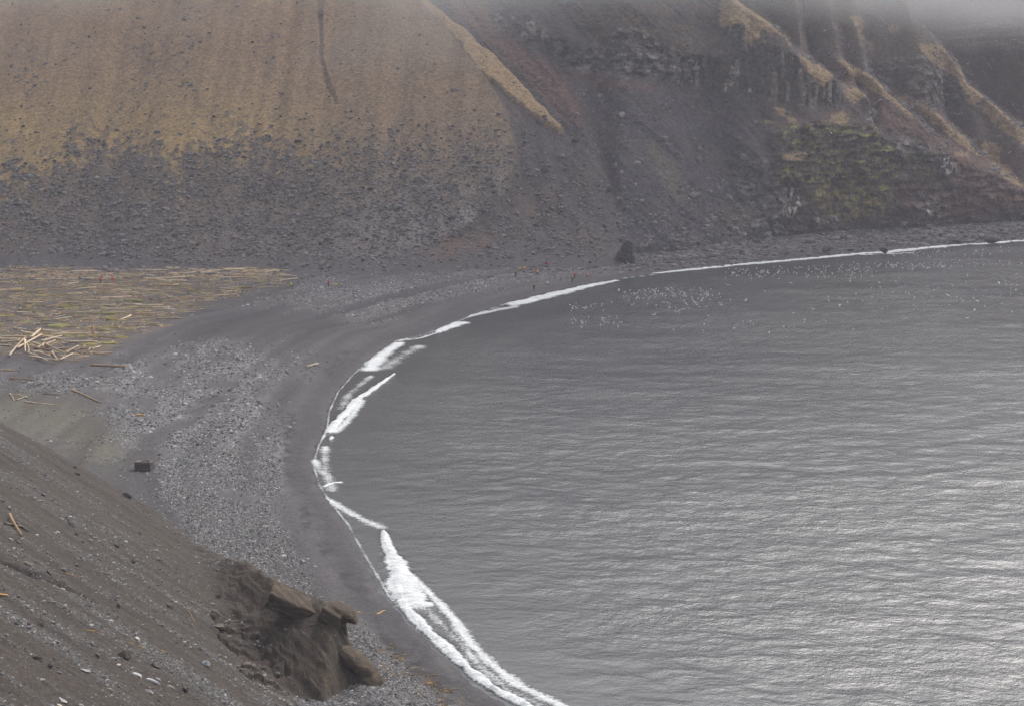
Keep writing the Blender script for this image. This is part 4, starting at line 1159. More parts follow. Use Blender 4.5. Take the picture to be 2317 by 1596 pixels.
mw = samp(moss_patch, Bu, Bv) * sstep(0.0, 0.3, fbm(Bp[..., 0] / 9, Bp[..., 1] / 6, 3, 28)) * (Bu > -60)
ids = pick(BEACH, mw, 340, 580)
pr1 = [facet_rock(2, 700 + k, cuts=2, depth=0.1, rough=0.05) for k in range(4)]
sm = np.clip(rg.lognormal(-0.35, 0.45, 340), 0.25, 1.8)
cols = np.array([0.17, 0.14, 0.035]) * rg.uniform(0.6, 1.25, 340)[:, None] * (1 + rg.normal(0, 0.08, (340, 3)))
tag(new_obj('moss', scatter_mesh('moss', Bp.reshape(-1, 3)[ids], sm, pr1, cols, seed=581, squash=(0.10, 0.2), smooth=True, stretch=(0.7, 1.8)), m_scree), 'yellow-green moss cushions among the driftwood', kind='stuff')

def log_px(u1, v1, u2, v2, rad, mat, label, **kw):
    a = beach_at(u1, v1); b = beach_at(u2, v2); a[2] += rad * 0.8; b[2] += rad * 0.8
    return log_between(a, b, rad, mat, label, **kw)
log_px(505, 613, 553, 611, 0.42, m_wood, 'thick pale log at the very top edge of the drift field')
log_px(164, 884, 228, 911, 0.20, m_wood2, 'long thin log pointing down to the right across the olive sand')
log_px(23, 856, 80, 860, 0.16, m_wood2, 'brown log lying level on sand near the left edge, below the heap')
log_px(7, 838, 33, 839, 0.15, m_orange, 'short yellowish log at the left edge above the brown level one')
log_px(56, 909, 131, 918, 0.15, m_wood, 'long grey pole beside the small branch tangle on dark sand')
log_px(98, 891, 135, 893, 0.12, m_darkwood, 'dark half-buried log on the olive sand')
log_px(306, 940, 327, 940, 0.20, m_orange, 'short bright orange log on the cobbles above the box')
log_px(205, 827, 284, 830, 0.25, m_wood2, 'thick reddish log with a split end between drift field and cobbles')
log_px(228, 870, 250, 871, 0.10, m_wood, 'short straight stick on pebbles right of the reddish log')
log_px(696, 830, 720, 823, 0.18, m_wood, 'lone grey log on black sand near the surf')
log_px(1157, 595, 1180, 593, 0.22, m_wood, 'lone pale log above the people at the far end of the beach')
log_px(470, 616, 500, 612, 0.25, m_wood, 'slanting pale log left of the thick one at the top of the drift')
log_px(380, 621, 470, 616, 0.25, m_wood, 'very long pale log running along the top of the drift')
log_px(560, 616, 640, 612, 0.22, m_wood2, 'long pole at the right end of the drift line')
# upright stump
p = beach_at(212, 757)
log_between((p[0], p[1], p[2] - 0.2), (p[0] - 0.2, p[1] + 0.1, p[2] + 2.0), 0.34, m_wood2, 'thick stump standing upright at the edge of the drift field', name='stump', cat='stump')
p = beach_at(202, 735)
log_between((p[0], p[1], p[2] - 0.2), (p[0] + 0.4, p[1], p[2] + 1.6), 0.24, m_wood2, 'short leaning post just above the upright stump', name='post', cat='post')
# tangled heap
heap = [(22, 808, 58, 770, .22), (57, 775, 58, 808, .16), (40, 790, 95, 762, .24), (62, 800, 110, 820, .2), (60, 782, 66, 806, .2), (66, 808, 130, 820, .2), (90, 800, 118, 812, .18),
        (70, 770, 92, 757, .3), (85, 790, 125, 776, .2), (105, 784, 150, 812, .22), (118, 800, 130, 818, .2), (0, 772, 50, 775, .35), (0, 766, 60, 768, .3), (0, 779, 45, 779, .3),
        (50, 752, 140, 772, .2), (95, 775, 140, 765, .2), (150, 800, 178, 786, .2), (136, 816, 165, 806, .14), (76, 778, 100, 790, .22)]
for k, (a1, b1, a2, b2, r_) in enumerate(heap):
    a = beach_at(a1, b1); b = beach_at(a2, b2)
    h = 0.2 + 0.9 * random.random() * (1 if k % 2 else 0.4)
    log_between((a[0], a[1], a[2] + r_ * .8 + h * .4), (b[0], b[1], b[2] + r_ * .8 + h), r_, m_wood, 'bleached log in the tangled heap at the lower left of the drift', 'logs of the tangled heap')
for k, (a1, b1, a2, b2) in enumerate([(22, 890, 32, 908), (20, 892, 55, 899), (36, 905, 62, 896), (40, 893, 66, 902)]):
    log_px(a1, b1, a2, b2, 0.12, m_wood, 'gnarled branch in the small tangle on dark sand', group='branches of the small tangle')
# sticks on the near slope
def slope_log(u1, v1, u2, v2, rad, mat, label, lift=0.0, **kw):
    a, _ = at_px(NEAR, u1, v1, NEAR['vis']); b, _ = at_px(NEAR, u2, v2, NEAR['vis'])
    a[2] += rad + lift; b[2] += rad * 0.8
    return log_between(a, b, rad, mat, label, **kw)
slope_log(26, 1172, 46, 1213, 0.14, m_wood2, 'pale brown log on top of the crossed pair on the near slope', lift=0.3)
slope_log(12, 1186, 50, 1192, 0.13, m_darkwood, 'short dark log under the pale one on the near slope')
slope_log(35, 1183, 64, 1203, 0.13, m_darkwood, 'dark weathered log lying beneath, to the right of the pale one')
slope_log(425, 1382, 442, 1408, 0.045, m_wood2, 'thin pale stick lying on the debris above the gully')
slope_log(-12, 1344, 18, 1347, 0.10, m_orange, 'pale orange log end at the left edge of the frame')

# yellow strands
def strand(u, v, du, dv, label, i0, S=NEAR):
    pts_ = []
    for k in range(9):
        t = k / 8
        if S is None: q = beach_at(u + du * t, v + dv * t + 1.0 * math.sin(6 * t + i0))
        else: q, _ = at_px(S, u + du * t, v + dv * t + 1.2 * math.sin(5 * t + i0), S['vis'])
        pts_.append(Vector(q) + Vector((0, 0, 0.03)))
    bm = bmesh.new(); rings = []
    for k, q in enumerate(pts_):
        r_ = 0.022 * (1.6 - k / 8) * (1 if S is not None else 2.5)
        rings.append([bm.verts.new(q + Vector((r_ * math.cos(a), r_ * math.sin(a) * 0.5, r_ * math.sin(a)))) for a in (0, 1.57, 3.14, 4.71)])
    for a, b in zip(rings[:-1], rings[1:]):
        for j in range(4): bm.faces.new((a[j], a[(j + 1) % 4], b[(j + 1) % 4], b[j]))
    me = bpy.data.meshes.new('kelp_strand'); bm.to_mesh(me); bm.free()
    tag(new_obj('kelp_strand', me, m_kelp), label, 'kelp')
m_kelp = plain_mat('yellow_kelp', (0.50, 0.30, 0.035), vari=0.2, scale=6, rough=0.6)
strand(192, 1422, 12, 6, 'short yellow kelp strand, left of a pair on the smooth ash', 0.3)
strand(202, 1423, 24, 9, 'longer yellow kelp strand, right of a pair on the smooth ash', 1.3)
strand(290, 1451, 18, 12, 'orange kelp strand low on the smooth ash', 2.0)
strand(318, 1460, 16, 10, 'curled orange kelp strand at the right end of the smooth ash', 0.8)
strand(364, 1471, 20, 9, 'faint orange kelp strand nearest the gully', 2.8)
strand(148, 1294, 26, 12, 'yellow kelp strand below the grey stone above the runnel', 1.8)
strand(852, 1388, 20, -8, 'orange kelp blade on the black beach right of the rock head', 0.2, None)
strand(808, 1383, 12, 3, 'yellow kelp piece just right of the rock head', 1.2, None)

# kelp litter on the strand line
kw_ = samp(area([(840, 1440), (900, 1470), (980, 1520), (1050, 1580), (1080, 1610), (1010, 1610), (940, 1560), (870, 1540), (850, 1480)], b=8, warp=14), Bu, Bv) * (BEACH['sd'] > 2)
ids = pick(BEACH, 0.5 * kw_ * sstep(0.0, 0.5, fbm(Bp[..., 0] / 1.5, Bp[..., 1] / 2, 3, 561)) + 0.0004 * ((Bu > 100) & (Bu < 700) & (Bv > 850) & (Bv < 1350) & (BEACH['cob'] > 0.2)), 520, 560)
P0 = Bp.reshape(-1, 3)[ids] + np.array([0, 0, 0.05]); n_ = len(ids)
L = rg.uniform(0.08, 0.34, n_); a = rg.uniform(0, 3.14, n_)
Vv = boxV[None] * np.stack([L, L * 3.0, np.full(n_, 0.5)], -1)[:, None, :]
c_, s_ = np.cos(a)[:, None], np.sin(a)[:, None]
Wv = np.stack([Vv[..., 0] * c_ - Vv[..., 1] * s_, Vv[..., 0] * s_ + Vv[..., 1] * c_, Vv[..., 2]], -1) + P0[:, None, :]
Fv = (boxF[None] + (np.arange(n_) * 8)[:, None, None]).reshape(-1, 4)
cc = np.array([0.30, 0.20, 0.10]) * rg.uniform(0.5, 1.1, n_)[:, None]
tag(new_obj('seaweed', raw_mesh('seaweed', Wv.reshape(-1, 3), Fv, False, {'Col': np.repeat(cc, 8, 0)}), m_deb), 'orange seaweed scraps along the strand line', kind='stuff')

# ---------------------------------------------------------------- the dark box on the cobbles
def make_box():
    c = beach_at(326, 1058)
    e = tag(bpy.data.objects.new('crate', None), 'dark brown box with a rusty hollow top sunk in the cobbles', 'crate'); COL.objects.link(e)
    e.location = c; e.rotation_euler = (R(-2), R(-1), R(-7))
    w, d, h = 2.35, 1.9, 1.05
    def bx(name, lo, hi, mat, bev=0.06):
        bm = bmesh.new(); bmesh.ops.create_cube(bm, size=1)
        for v in bm.verts: v.co = Vector([lo[i] if v.co[i] < 0 else hi[i] for i in range(3)])
        bmesh.ops.bevel(bm, geom=bm.edges[:], offset=bev, segments=2, affect='EDGES')
        me = bpy.data.meshes.new(name); bm.to_mesh(me); bm.free(); return new_obj(name, me, mat, e)
    mb = plain_mat('brown_iron', (0.060, 0.048, 0.046), vari=0.3, scale=2.5, bump=0.3); mr = plain_mat('rust', (0.22, 0.115, 0.055), vari=0.4, scale=4, bump=0.5)
    mt = plain_mat('worn_top', (0.125, 0.10, 0.092), vari=0.3, scale=3)
    bx('body', (-w / 2, -d / 2, -0.45), (w / 2, d / 2, h - 0.22), mb, 0.10)
    t = 0.30
    for lo, hi in (((-w / 2 + .01, -d / 2 + .01, h - .3), (w / 2 - .01, -d / 2 + t, h)), ((-w / 2 + .01, d / 2 - t, h - .3), (w / 2 - .01, d / 2 - .01, h)),
                   ((-w / 2 + .01, -d / 2 + t, h - .3), (-w / 2 + 0.75, d / 2 - t, h - .004)), ((w / 2 - t, -d / 2 + t, h - .3), (w / 2 - .01, d / 2 - t, h - .004))):
        bx('rim', lo, hi, mt, 0.04)
    V_, F_ = facet_rock(2, 77); V_ = V_ * [0.4, 0.35, 0.14] + [0.1, 0, h - 0.18]
    new_obj('rubble', raw_mesh('rubble', V_, F_, False), mr, e)
make_box()

# ---------------------------------------------------------------- people
m_skin = plain_mat('skin', (0.45, 0.27, 0.2), vari=0.05, bump=0.0)
CL = {n: plain_mat('cloth_' + n, c, vari=0.12, scale=8, bump=0.2) for n, c in dict(red=(0.85, 0.012, 0.03), scarlet=(0.9, 0.04, 0.03), yellow=(0.95, 0.5, 0.0), navy=(0.02, 0.024, 0.045),
      black=(0.018, 0.02, 0.022), white=(0.75, 0.73, 0.70), grey=(0.10, 0.10, 0.11), olive=(0.11, 0.10, 0.055), neon=(0.55, 0.85, 0.03), teal=(0.02, 0.06, 0.06), cream=(0.7, 0.6, 0.45), lemon=(0.75, 0.75, 0.1)).items()}

def skin_mesh(name, verts, radii, edges, root=0, sub=1):
    me = bpy.data.meshes.new(name + '_s'); me.from_pydata([tuple(v) for v in verts], edges, [])
    o = bpy.data.objects.new(name + '_s', me); COL.objects.link(o)
    o.modifiers.new('s', 'SKIN')
    for k, sv in enumerate(me.skin_vertices[0].data):
        r = radii[k]; sv.radius = r if isinstance(r, tuple) else (r, r); sv.use_root = (k == root)
    md = o.modifiers.new('b', 'SUBSURF'); md.levels = sub; md.render_levels = sub
    dg = bpy.context.evaluated_depsgraph_get()
    out = bpy.data.meshes.new_from_object(o.evaluated_get(dg)); out.name = name
    bpy.data.objects.remove(o); bpy.data.meshes.remove(me)
    out.materials.clear()
    out.polygons.foreach_set('use_smooth', np.ones(len(out.polygons), bool))
    return out

def person(p, face, label, jacket='red', trousers='black', hat='black', pose='stand', pack=None, scale=1.0, hatkind='hat'):
    """face: heading in degrees, 0 = away from the camera; local +y is forward"""
    e = bpy.data.objects.new('person', None); COL.objects.link(e); tag(e, label, 'person')
    e.location = p; e.rotation_euler = (0, 0, R(face)); e.scale = (scale,) * 3
    P_ = dict(stand=dict(hip=.93, lean=3, th=(4, -4), kn=(4, 4), sh=(-4, 6), el=(12, 14)),
              walk=dict(hip=.90, lean=6, th=(24, -20), kn=(8, 22), sh=(-22, 24), el=(15, 25)),
              camera=dict(hip=.92, lean=8, th=(5, -5), kn=(6, 6), sh=(52, 55), el=(95, 95)),
              crouch=dict(hip=.38, lean=38, th=(98, 80), kn=(125, 118), sh=(50, 60), el=(40, 50)),
              bend=dict(hip=.86, lean=58, th=(12, -6), kn=(14, 10), sh=(62, 66), el=(20, 25)),
              sit=dict(hip=.14, lean=10, th=(78, 84), kn=(28, 18), sh=(20, 25), el=(40, 40)))[pose]
    hip = Vector((0, 0, P_['hip'])); ln = R(P_['lean'])
    up = Vector((0, math.sin(ln), math.cos(ln)))
    waist = hip + up * 0.14; chest = hip + up * 0.36; neck = hip + up * 0.53; nod = Vector((0, math.sin(ln * 0.6), math.cos(ln * 0.6)))
    hb = neck + nod * 0.08; hm = neck + nod * 0.17 + Vector((0, 0.015, 0)); ht = neck + nod * 0.26
    V_ = [hip, waist, chest, neck, hb, hm, ht]; r_ = [(.155, .11), (.14, .10), (.165, .115), (.055, .06), (.062, .075), (.075, .095), (.05, .06)]
    E_ = [(0, 1), (1, 2), (2, 3), (3, 4), (4, 5), (5, 6)]
    nose = len(V_); V_.append(hm + Vector((0, 0.105, -0.01))); r_.append(.014); E_.append((5, nose))
    J = {}
    for s_, k in ((-1, 0), (1, 1)):
        th = R(P_['th'][k]); kn = R(P_['kn'][k])
        h = hip + Vector((0.095 * s_, 0, -0.04)); tv = Vector((0.03 * s_, math.sin(th), -math.cos(th))).normalized()
        k_ = h + tv * 0.43; a_ = th - kn; sv = Vector((0, math.sin(a_), -math.cos(a_))); an = k_ + sv * 0.42
        toe = an + Vector((0.02 * s_, 0.17, -0.03)); J['leg', k] = (h, k_, an, toe)
        n0 = len(V_); V_ += [h, (h + k_) / 2, k_, (k_ * 0.6 + an * 0.4), an, toe]; r_ += [.088, .078, .055, .056, .038, .035]
        E_ += [(0, n0)] + [(n0 + i, n0 + i + 1) for i in range(5)]
        sh = R(P_['sh'][k]) + ln * 0.3; el = R(P_['el'][k])
        so_ = chest + up * 0.11 + Vector((0.19 * s_, 0, 0)); av = Vector((0.12 * s_, math.sin(sh), -math.cos(sh))).normalized()
        eb = so_ + av * 0.29; fa = sh + el; fv = Vector((-0.12 * s_, math.sin(fa), -math.cos(fa))).normalized(); wr = eb + fv * 0.25
        palm = wr + fv * 0.07; J['arm', k] = (so_, eb, wr)
        n0 = len(V_); V_ += [so_, eb, wr, palm]; r_ += [.060, .043, .028, .036]; E_ += [(2, n0), (n0, n0 + 1), (n0 + 1, n0 + 2), (n0 + 2, n0 + 3)]
        side_ = Vector((s_, 0, 0)); 
        for f_, (off_, ln_) in enumerate(((-.030, .085), (-.010, .098), (.010, .092), (.030, .074))):
            b0 = len(V_); V_ += [palm + fv * 0.03 + Vector((0, off_, 0)) , palm + fv * (0.03 + ln_ * .6) + Vector((-s_ * .01, off_ * 1.2, 0)), palm + fv * (0.03 + ln_) + Vector((-s_ * .025, off_ * 1.2, 0))]
            r_ += [.010, .009, .008]; E_ += [(n0 + 3, b0), (b0, b0 + 1), (b0 + 1, b0 + 2)]
        b0 = len(V_); V_ += [wr + fv * 0.04 + Vector((-s_ * .03, .03, 0)), wr + fv * 0.085 + Vector((-s_ * .04, .045, 0))]; r_ += [.011, .009]; E_ += [(n0 + 3, b0), (b0, b0 + 1)]
    new_obj('body', skin_mesh('body', V_, r_, E_), m_skin, e)
    # jacket
    Vj = [hip + up * -0.06, waist, chest, chest + up * 0.12]; rj = [(.23, .19), (.215, .18), (.235, .19), (.13, .12)]; Ej = [(0, 1), (1, 2), (2, 3)]
    for k in (0, 1):
        a, b_, c = J['arm', k]; n0 = len(Vj); Vj += [a, (a + b_) / 2, b_, c]; rj += [.10, .09, .078, .06]; Ej += [(2, n0), (n0, n0 + 1), (n0 + 1, n0 + 2), (n0 + 2, n0 + 3)]
    new_obj('jacket', skin_mesh('jacket', Vj, rj, Ej), CL[jacket], e)
    Vt = [hip + up * 0.02]; rt = [(.175, .13)]; Et = []
    for k in (0, 1):
        h, kk, an, toe = J['leg', k]; n0 = len(Vt); Vt += [h, (h + kk) / 2, kk, an]; rt += [.105, .095, .078, .062]; Et += [(0, n0), (n0, n0 + 1), (n0 + 1, n0 + 2), (n0 + 2, n0 + 3)]
    new_obj('trousers', skin_mesh('trousers', Vt, rt, Et), CL[trousers], e)
    for k in (0, 1):
        an, toe = J['leg', k][2:]
        new_obj('boot', skin_mesh('boot', [an + Vector((0, 0, .10)), an + Vector((0, -.01, -.02)), toe], [.06, .055, .045], [(0, 1), (1, 2)]), CL['black'], e)
    Vh = [hm + nod * 0.015 + Vector((0, -.015, 0)), ht + nod * 0.02]; 
    new_obj(hatkind, skin_mesh('hat', Vh, [(.108, .118), (.075, .08)], [(0, 1)]), CL[hat], e)
    if pack:
        bk = chest - up * 0.02 + Vector((0, -0.22 * math.cos(ln), 0.2 * math.sin(ln)))
        new_obj('backpack', skin_mesh('backpack', [bk - up * 0.2, bk, bk + up * 0.2], [(.15, .10), (.17, .12), (.12, .09)], [(0, 1), (1, 2)]), CL[pack], e)
    return e

def src(u, v): return u / 1.7678, v / 1.7678
PEOPLE = [
    (403, 1134, 25, 'red', 'navy', 'grey', 'stand', None, 'person in a red jacket and dark trousers standing at the left by the drift logs'),
    (451, 1132, 160, 'red', 'red', 'white', 'camera', None, 'person all in red with a white cap, raising both hands beside the drift logs'),
    (1314, 1147, -20, 'red', 'black', 'scarlet', 'camera', 'navy', 'person in a red jacket with a dark pack standing mid-beach, left of one in yellow'),
    (1351, 1152, 100, 'yellow', 'black', 'yellow', 'bend', None, 'person in a yellow jacket bending over with a stick mid-beach'),
    (1163, 1142, 240, 'neon', 'navy', 'neon', 'sit', None, 'person in a neon yellow top reclining on shingle, dark legs outstretched'),
    (2063, 1110, 10, 'teal', 'black', 'red', 'stand', None, 'person in dark green with a red hat standing behind the far shingle'),
    (2085, 1083, 90, 'yellow', 'black', 'yellow', 'crouch', None, 'person in yellow crouching low, left of two in yellow among the rocks'),
    (2092, 1085, -60, 'yellow', 'black', 'lemon', 'bend', None, 'person in yellow bending down, right of two in yellow among the rocks'),
    (2150, 1102, -30, 'yellow', 'black', 'white', 'stand', 'yellow', 'person in a long yellow jacket with a white cap standing on the far shingle'),
    (2192, 1071, 0, 'red', 'grey', 'lemon', 'stand', None, 'person in red with a bright yellow hat standing highest up the far shingle'),
    (2184, 1069, 20, 'navy', 'navy', 'navy', 'stand', None, 'person in dark navy standing next to the one with a yellow hat'),
    (2136, 1162, 150, 'olive', 'navy', 'white', 'walk', 'black', 'person in olive with a white hat walking on the smooth sand nearest the surf'),
    (2190, 1136, 200, 'white', 'black', 'white', 'sit', None, 'person with white top and dark trousers sitting at the edge of the shingle'),
    (2289, 1130, 180, 'grey', 'black', 'white', 'stand', None, 'person in black with a white hat standing on the sand by the surf'),
    (2299, 1114, -15, 'scarlet', 'black', 'cream', 'stand', 'red', 'person in a red coat with a cream hood just behind the one in black'),
    (2352, 1108, 90, 'scarlet', 'black', 'scarlet', 'crouch', None, 'person in red crouching farthest right on the beach'),
]
for su, sv, face, ja, tr, ha, po, pk, lab in PEOPLE:
    person(beach_at(*src(su, sv)), face, lab, ja, tr, ha, po, pk, scale=1.03, hatkind='hood' if 'hood' in lab else 'hat')

# ---------------------------------------------------------------- sea birds
def loft(sections, sides=8):
    bm = bmesh.new(); rings = []
    for (x, z, ry, rz) in sections:
        rings.append([bm.verts.new((x, ry * math.cos(2 * math.pi * j / sides), z + rz * math.sin(2 * math.pi * j / sides))) for j in range(sides)])
    for a, b_ in zip(rings[:-1], rings[1:]):
        for j in range(sides): bm.faces.new((a[j], a[(j + 1) % sides], b_[(j + 1) % sides], b_[j]))
    bm.faces.new(rings[0][::-1]); bm.faces.new(rings[-1]); return bm
def wing(bm, s_, up):
    pts_ = [((.10, 0), (.0, 0)), ((.14, .25), (-.02, .25)), ((.08, .48), (-.05, .47)), ((-.06, .68), (-.10, .68))]
    tops = []
    for k, ((x1, y1), (x2, y2)) in enumerate(pts_):
        z = 0.05 + up * math.sin(y1 * 2.6) * 0.35
        tops.append([bm.verts.new((x1, s_ * y1, z)), bm.verts.new((x2, s_ * y2, z)), bm.verts.new((x2, s_ * y2, z - .015)), bm.verts.new((x1, s_ * y1, z - .02))])
    for a, b_ in zip(tops[:-1], tops[1:]):
        for j in range(4): bm.faces.new((a[j], b_[j], b_[(j + 1) % 4], a[(j + 1) % 4]))
    bm.faces.new(tops[-1])
m_bird = plain_mat('white_feathers', (0.84, 0.83, 0.80), vari=0.05, bump=0, rough=0.7); m_bgrey = plain_mat('pale_grey_feathers', (0.5, 0.51, 0.53), vari=0.05, bump=0)
def bird_mesh(name, kind, up=0.3):
    if kind == 'float':
        bm = loft([(-.24, .06, .01, .006), (-.16, .05, .05, .03), (-.05, .03, .085, .075), (.08, .03, .09, .085), (.15, .07, .06, .06), (.19, .15, .04, .045), (.23, .19, .045, .042), (.27, .175, .028, .026), (.32, .16, .006, .006)])
    else:
        bm = loft([(-.26, .02, .045, .006), (-.14, .02, .04, .03), (0, .02, .06, .06), (.12, .02, .055, .055), (.19, .03, .04, .04), (.24, .03, .02, .02), (.28, .02, .005, .005)])
        wing(bm, 1, up); wing(bm, -1, up)
    me = bpy.data.meshes.new(name); bm.to_mesh(me); bm.free()
    me.materials.append(m_bird); me.materials.append(m_bgrey)
    for pl in me.polygons:
        if kind == 'float':
            if pl.center.z > .07 and pl.center.x < .1: pl.material_index = 1
        elif abs(pl.center.y) > .45: pl.material_index = 1
        pl.use_smooth = True
    return me
BF = bird_mesh('gull_floating', 'float'); BW = [bird_mesh('gull_flying', 'fly', u) for u in (0.5, 0.1, -0.4)]
rb = random.Random(11)
birds = []
def cluster(n, u0, u1, v0, v1, zone, slope=0.0):
    for _ in range(n):
        t = rb.random(); u = u0 + (u1 - u0) * t; v = v0 + (v1 - v0) * (rb.random() + rb.random()) / 2 - slope * (t - .5)
        birds.append((u, v, zone))
cluster(24, 1289, 1365, 684, 704, 'in the raft nearest the beach')
cluster(26, 1292, 1412, 712, 744, 'in the loose group below the nearest raft')
cluster(40, 1374, 1658, 670, 702, 'between the nearest raft and the dense middle raft')
cluster(70, 1410, 1550, 648, 678, 'in the dense middle raft')
cluster(36, 1545, 1632, 648, 682, 'at the right of the middle raft')
cluster(100, 1640, 1870, 600, 632, 'in the long raft below the rocky shore', 6)
cluster(55, 1867, 1985, 592, 628, 'in the long raft right of its middle')
cluster(70, 1980, 2150, 592, 612, 'in the far right raft')
cluster(50, 2000, 2290, 560, 586, 'in the thin line close under the cliff shore', 8)
cluster(20, 2150, 2317, 588, 606, 'in the far right raft')
cluster(60, 1870, 2317, 615, 712, 'scattered alone on the open water at right')
cluster(16, 1500, 1870, 690, 760, 'scattered alone on the open water at centre')
birds.sort(key=lambda b_: -b_[1])
def sea_at(u, v, z=0.03): return on_z(u, v, z)
for u, v, zone in birds[:255]:
    x, y = sea_at(u, v)
    o = bpy.data.objects.new('gull', BF); COL.objects.link(o); o.location = (x, y, 0.02); o.rotation_euler = (0, 0, rb.uniform(0, 6.28)); o.scale = (rb.uniform(1.0, 1.25),) * 3
    tag(o, f'white gull floating on the grey sea {zone}', 'gull', 'gulls resting on the sea')
n = 0
for u, v, hgt in [(1530, 706, 2), (1545, 700, 3), (1600, 668, 4), (1646, 645, 3), (1688, 679, 2), (1730, 658, 5), (1660, 743, 4), (1778, 762, 5), (1790, 640, 3), (1840, 700, 4), (2148, 690, 6), (2210, 680, 4),
                  (2098, 665, 3), (2260, 640, 5), (2300, 655, 4), (1930, 745, 6), (2050, 720, 3), (1400, 655, 4), (1420, 596, 6), (2145, 668, 6), (2205, 700, 3), (2190, 720, 3), (1480, 712, 2), (1900, 690, 4),
                  (2190, 145, 95), (2200, 170, 88), (1880, 300, 45), (1866, 70, 80), (2285, 345, 40), (2300, 620, 7), (1990, 640, 5)]:
    if hgt < 20: dpt = None; x, y = on_z(u, v, hgt)
    else: y = 560.0; x, hgt = on_y(u, v, y)
    o = bpy.data.objects.new('flying_gull', BW[n % 3]); COL.objects.link(o); o.location = (x, y, hgt); o.rotation_euler = (rb.uniform(-.5, .5), 0, rb.uniform(0, 6.28)); o.scale = (1.15,) * 3
    tag(o, 'white gull flying on spread wings ' + ('low over the water' if hgt < 20 else 'in front of the cliff'), 'gull', 'gulls on the wing'); n += 1
# the farther rest of the flock and the birds sitting in the cliff
def flock(name, pts_, label, sc=1.15):
    Vb = np.array([v.co[:] for v in BF.vertices]); tri = []
    for pl in BF.polygons:
        vs = list(pl.vertices); tri += [(vs[0], vs[k], vs[k + 1]) for k in range(1, len(vs) - 1)]
    n_ = len(pts_)
    me = scatter_mesh(name, np.array(pts_), np.full(n_, sc), [(Vb, np.array(tri))], np.full((n_, 3), 0.8), squash=(1, 1), stretch=(1, 1), seed=9)
    tag(new_obj(name, me, m_cob), label, kind='stuff')
flock('gull_flock', [(*sea_at(u, v), 0.02) for u, v, z in birds[255:]], 'far gulls dotting the sea under the cliff')
ids = pick(CLIFF, CLIFF['moss'] * (Cu < 2317) + 0.12 * CLIFF['cz'] * (Cu < 2300), 170, 570)
flock('cliff_birds', [Cp.reshape(-1, 3)[i] + [0, -0.4, 0.1] for i in ids], 'white seabirds perched over the mossy cliff', 1.0)
# ================================================================== LIGHT, AIR, CAMERA
SUN_EL, SUN_AZ = R(46), R(30)          # azimuth from +y towards +x
w = bpy.data.worlds.new('World'); scene.world = w; w.use_nodes = True
nt = w.node_tree; bg = nt.nodes['Background']
sky = nt.nodes.new('ShaderNodeTexSky'); sky.sky_type = 'NISHITA'; sky.sun_disc = False
sky.sun_elevation = SUN_EL; sky.sun_rotation = SUN_AZ; sky.air_density = 1.0; sky.dust_density = 7.0; sky.ozone_density = 1.0
hs = nt.nodes.new('ShaderNodeHueSaturation'); hs.inputs['Saturation'].default_value = 0.34
nt.links.new(sky.outputs[0], hs.inputs['Color']); nt.links.new(hs.outputs[0], bg.inputs[0])
bg.inputs[1].default_value = 0.15

sl = bpy.data.lights.new('sun', 'SUN'); sl.energy = 0.6; sl.angle = R(40); sl.color = (1.0, 0.97, 0.93)
so = bpy.data.objects.new('sun', sl); COL.objects.link(so)
dv = Vector((math.sin(SUN_AZ) * math.cos(SUN_EL), math.cos(SUN_AZ) * math.cos(SUN_EL), math.sin(SUN_EL)))
so.rotation_euler = dv.to_track_quat('Z', 'Y').to_euler()

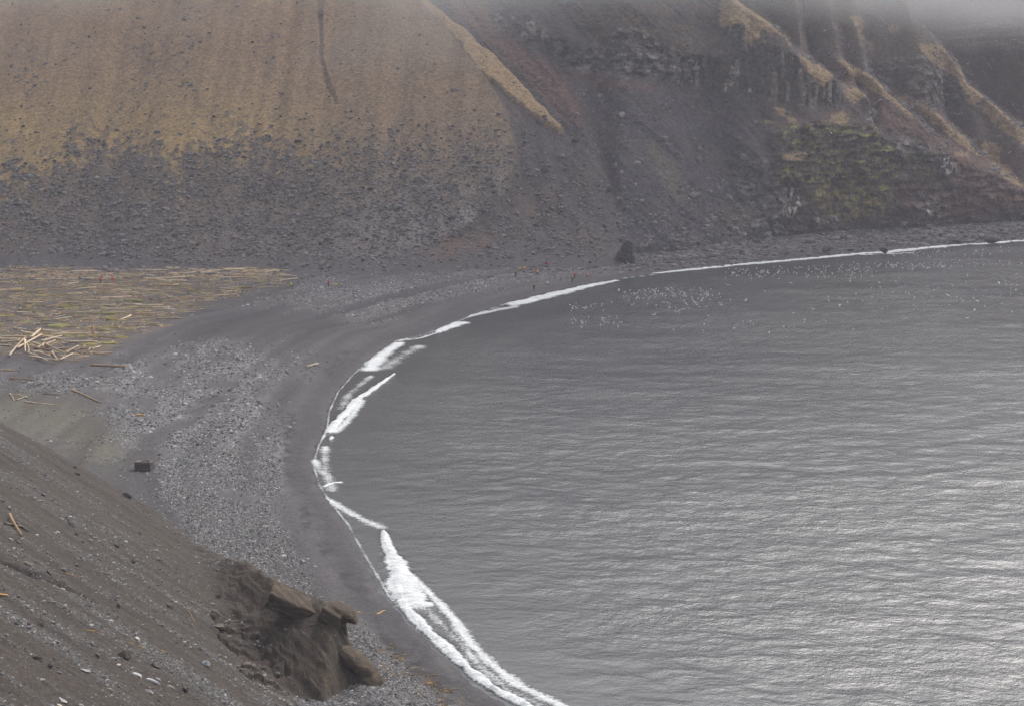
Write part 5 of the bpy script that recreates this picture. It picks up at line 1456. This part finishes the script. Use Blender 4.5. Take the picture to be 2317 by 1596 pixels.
# haze: one even box of air
m = bpy.data.materials.new('sea_haze'); m.use_nodes = True; nt = m.node_tree; nt.nodes.clear()
out = nt.nodes.new('ShaderNodeOutputMaterial'); pv = nt.nodes.new('ShaderNodeVolumePrincipled')
pv.inputs['Color'].default_value = (0.84, 0.83, 0.93, 1); pv.inputs['Density'].default_value = 0.00020
nt.links.new(pv.outputs[0], out.inputs['Volume'])
def air_box(name, lo, hi, mat):
    bm = bmesh.new(); bmesh.ops.create_cube(bm, size=1.0)
    for v in bm.verts:
        v.co = Vector([lo[i] if v.co[i] < 0 else hi[i] for i in range(3)])
    me = bpy.data.meshes.new(name); bm.to_mesh(me); bm.free()
    return new_obj(name, me, mat)
tag(air_box('haze', (-560, -40, -8.2), (640, 1420, 172), m), kind='stuff')

# the underside of the cloud resting on the hill tops
m = bpy.data.materials.new('hill_cloud'); m.use_nodes = True; nt = m.node_tree; nt.nodes.clear()
out = nt.nodes.new('ShaderNodeOutputMaterial'); pv = nt.nodes.new('ShaderNodeVolumePrincipled')
pv.inputs['Color'].default_value = (0.99, 0.99, 1.0, 1)
geo = nd(nt, 'ShaderNodeNewGeometry'); sx = nd(nt, 'ShaderNodeSeparateXYZ'); nt.links.new(geo.outputs['Position'], sx.inputs[0])
nz = noise_n(nt, mapped(nt, geo.outputs['Position'], (0.012, 0.012, 0.03)), 1.0, 2, 0.5)
hz = math_n(nt, 'ADD', sx.outputs[2], maprange(nt, nz, 0.3, 0.7, -18, 18))
nt.links.new(maprange(nt, hz, 64, 128, 0.0, 0.0090, True), pv.inputs['Density']); nt.links.new(pv.outputs[0], out.inputs['Volume'])
tag(air_box('low_cloud', (-330, 560, 38), (400, 1000, 166), m), kind='stuff')

cam = bpy.data.cameras.new('camera'); co = bpy.data.objects.new('camera', cam); COL.objects.link(co)
co.location = (0, 0, CAMH); co.rotation_euler = (math.pi / 2 - PITCH, 0, 0)
cam.sensor_width = 36; cam.lens = 36 * FPX / 2317; cam.clip_start = 1; cam.clip_end = 6000
scene.camera = co
scene.view_settings.view_transform = 'Standard'; scene.view_settings.look = 'None'
scene.view_settings.gamma = 1; scene.view_settings.exposure = 0.64
scene.cycles.use_denoising = True; scene.cycles.denoising_prefilter = 'NONE'; scene.cycles.use_adaptive_sampling = False
scene.cycles.max_bounces = 6; scene.cycles.volume_bounces = 2; scene.cycles.volume_step_rate = 6; scene.cycles.volume_max_steps = 64
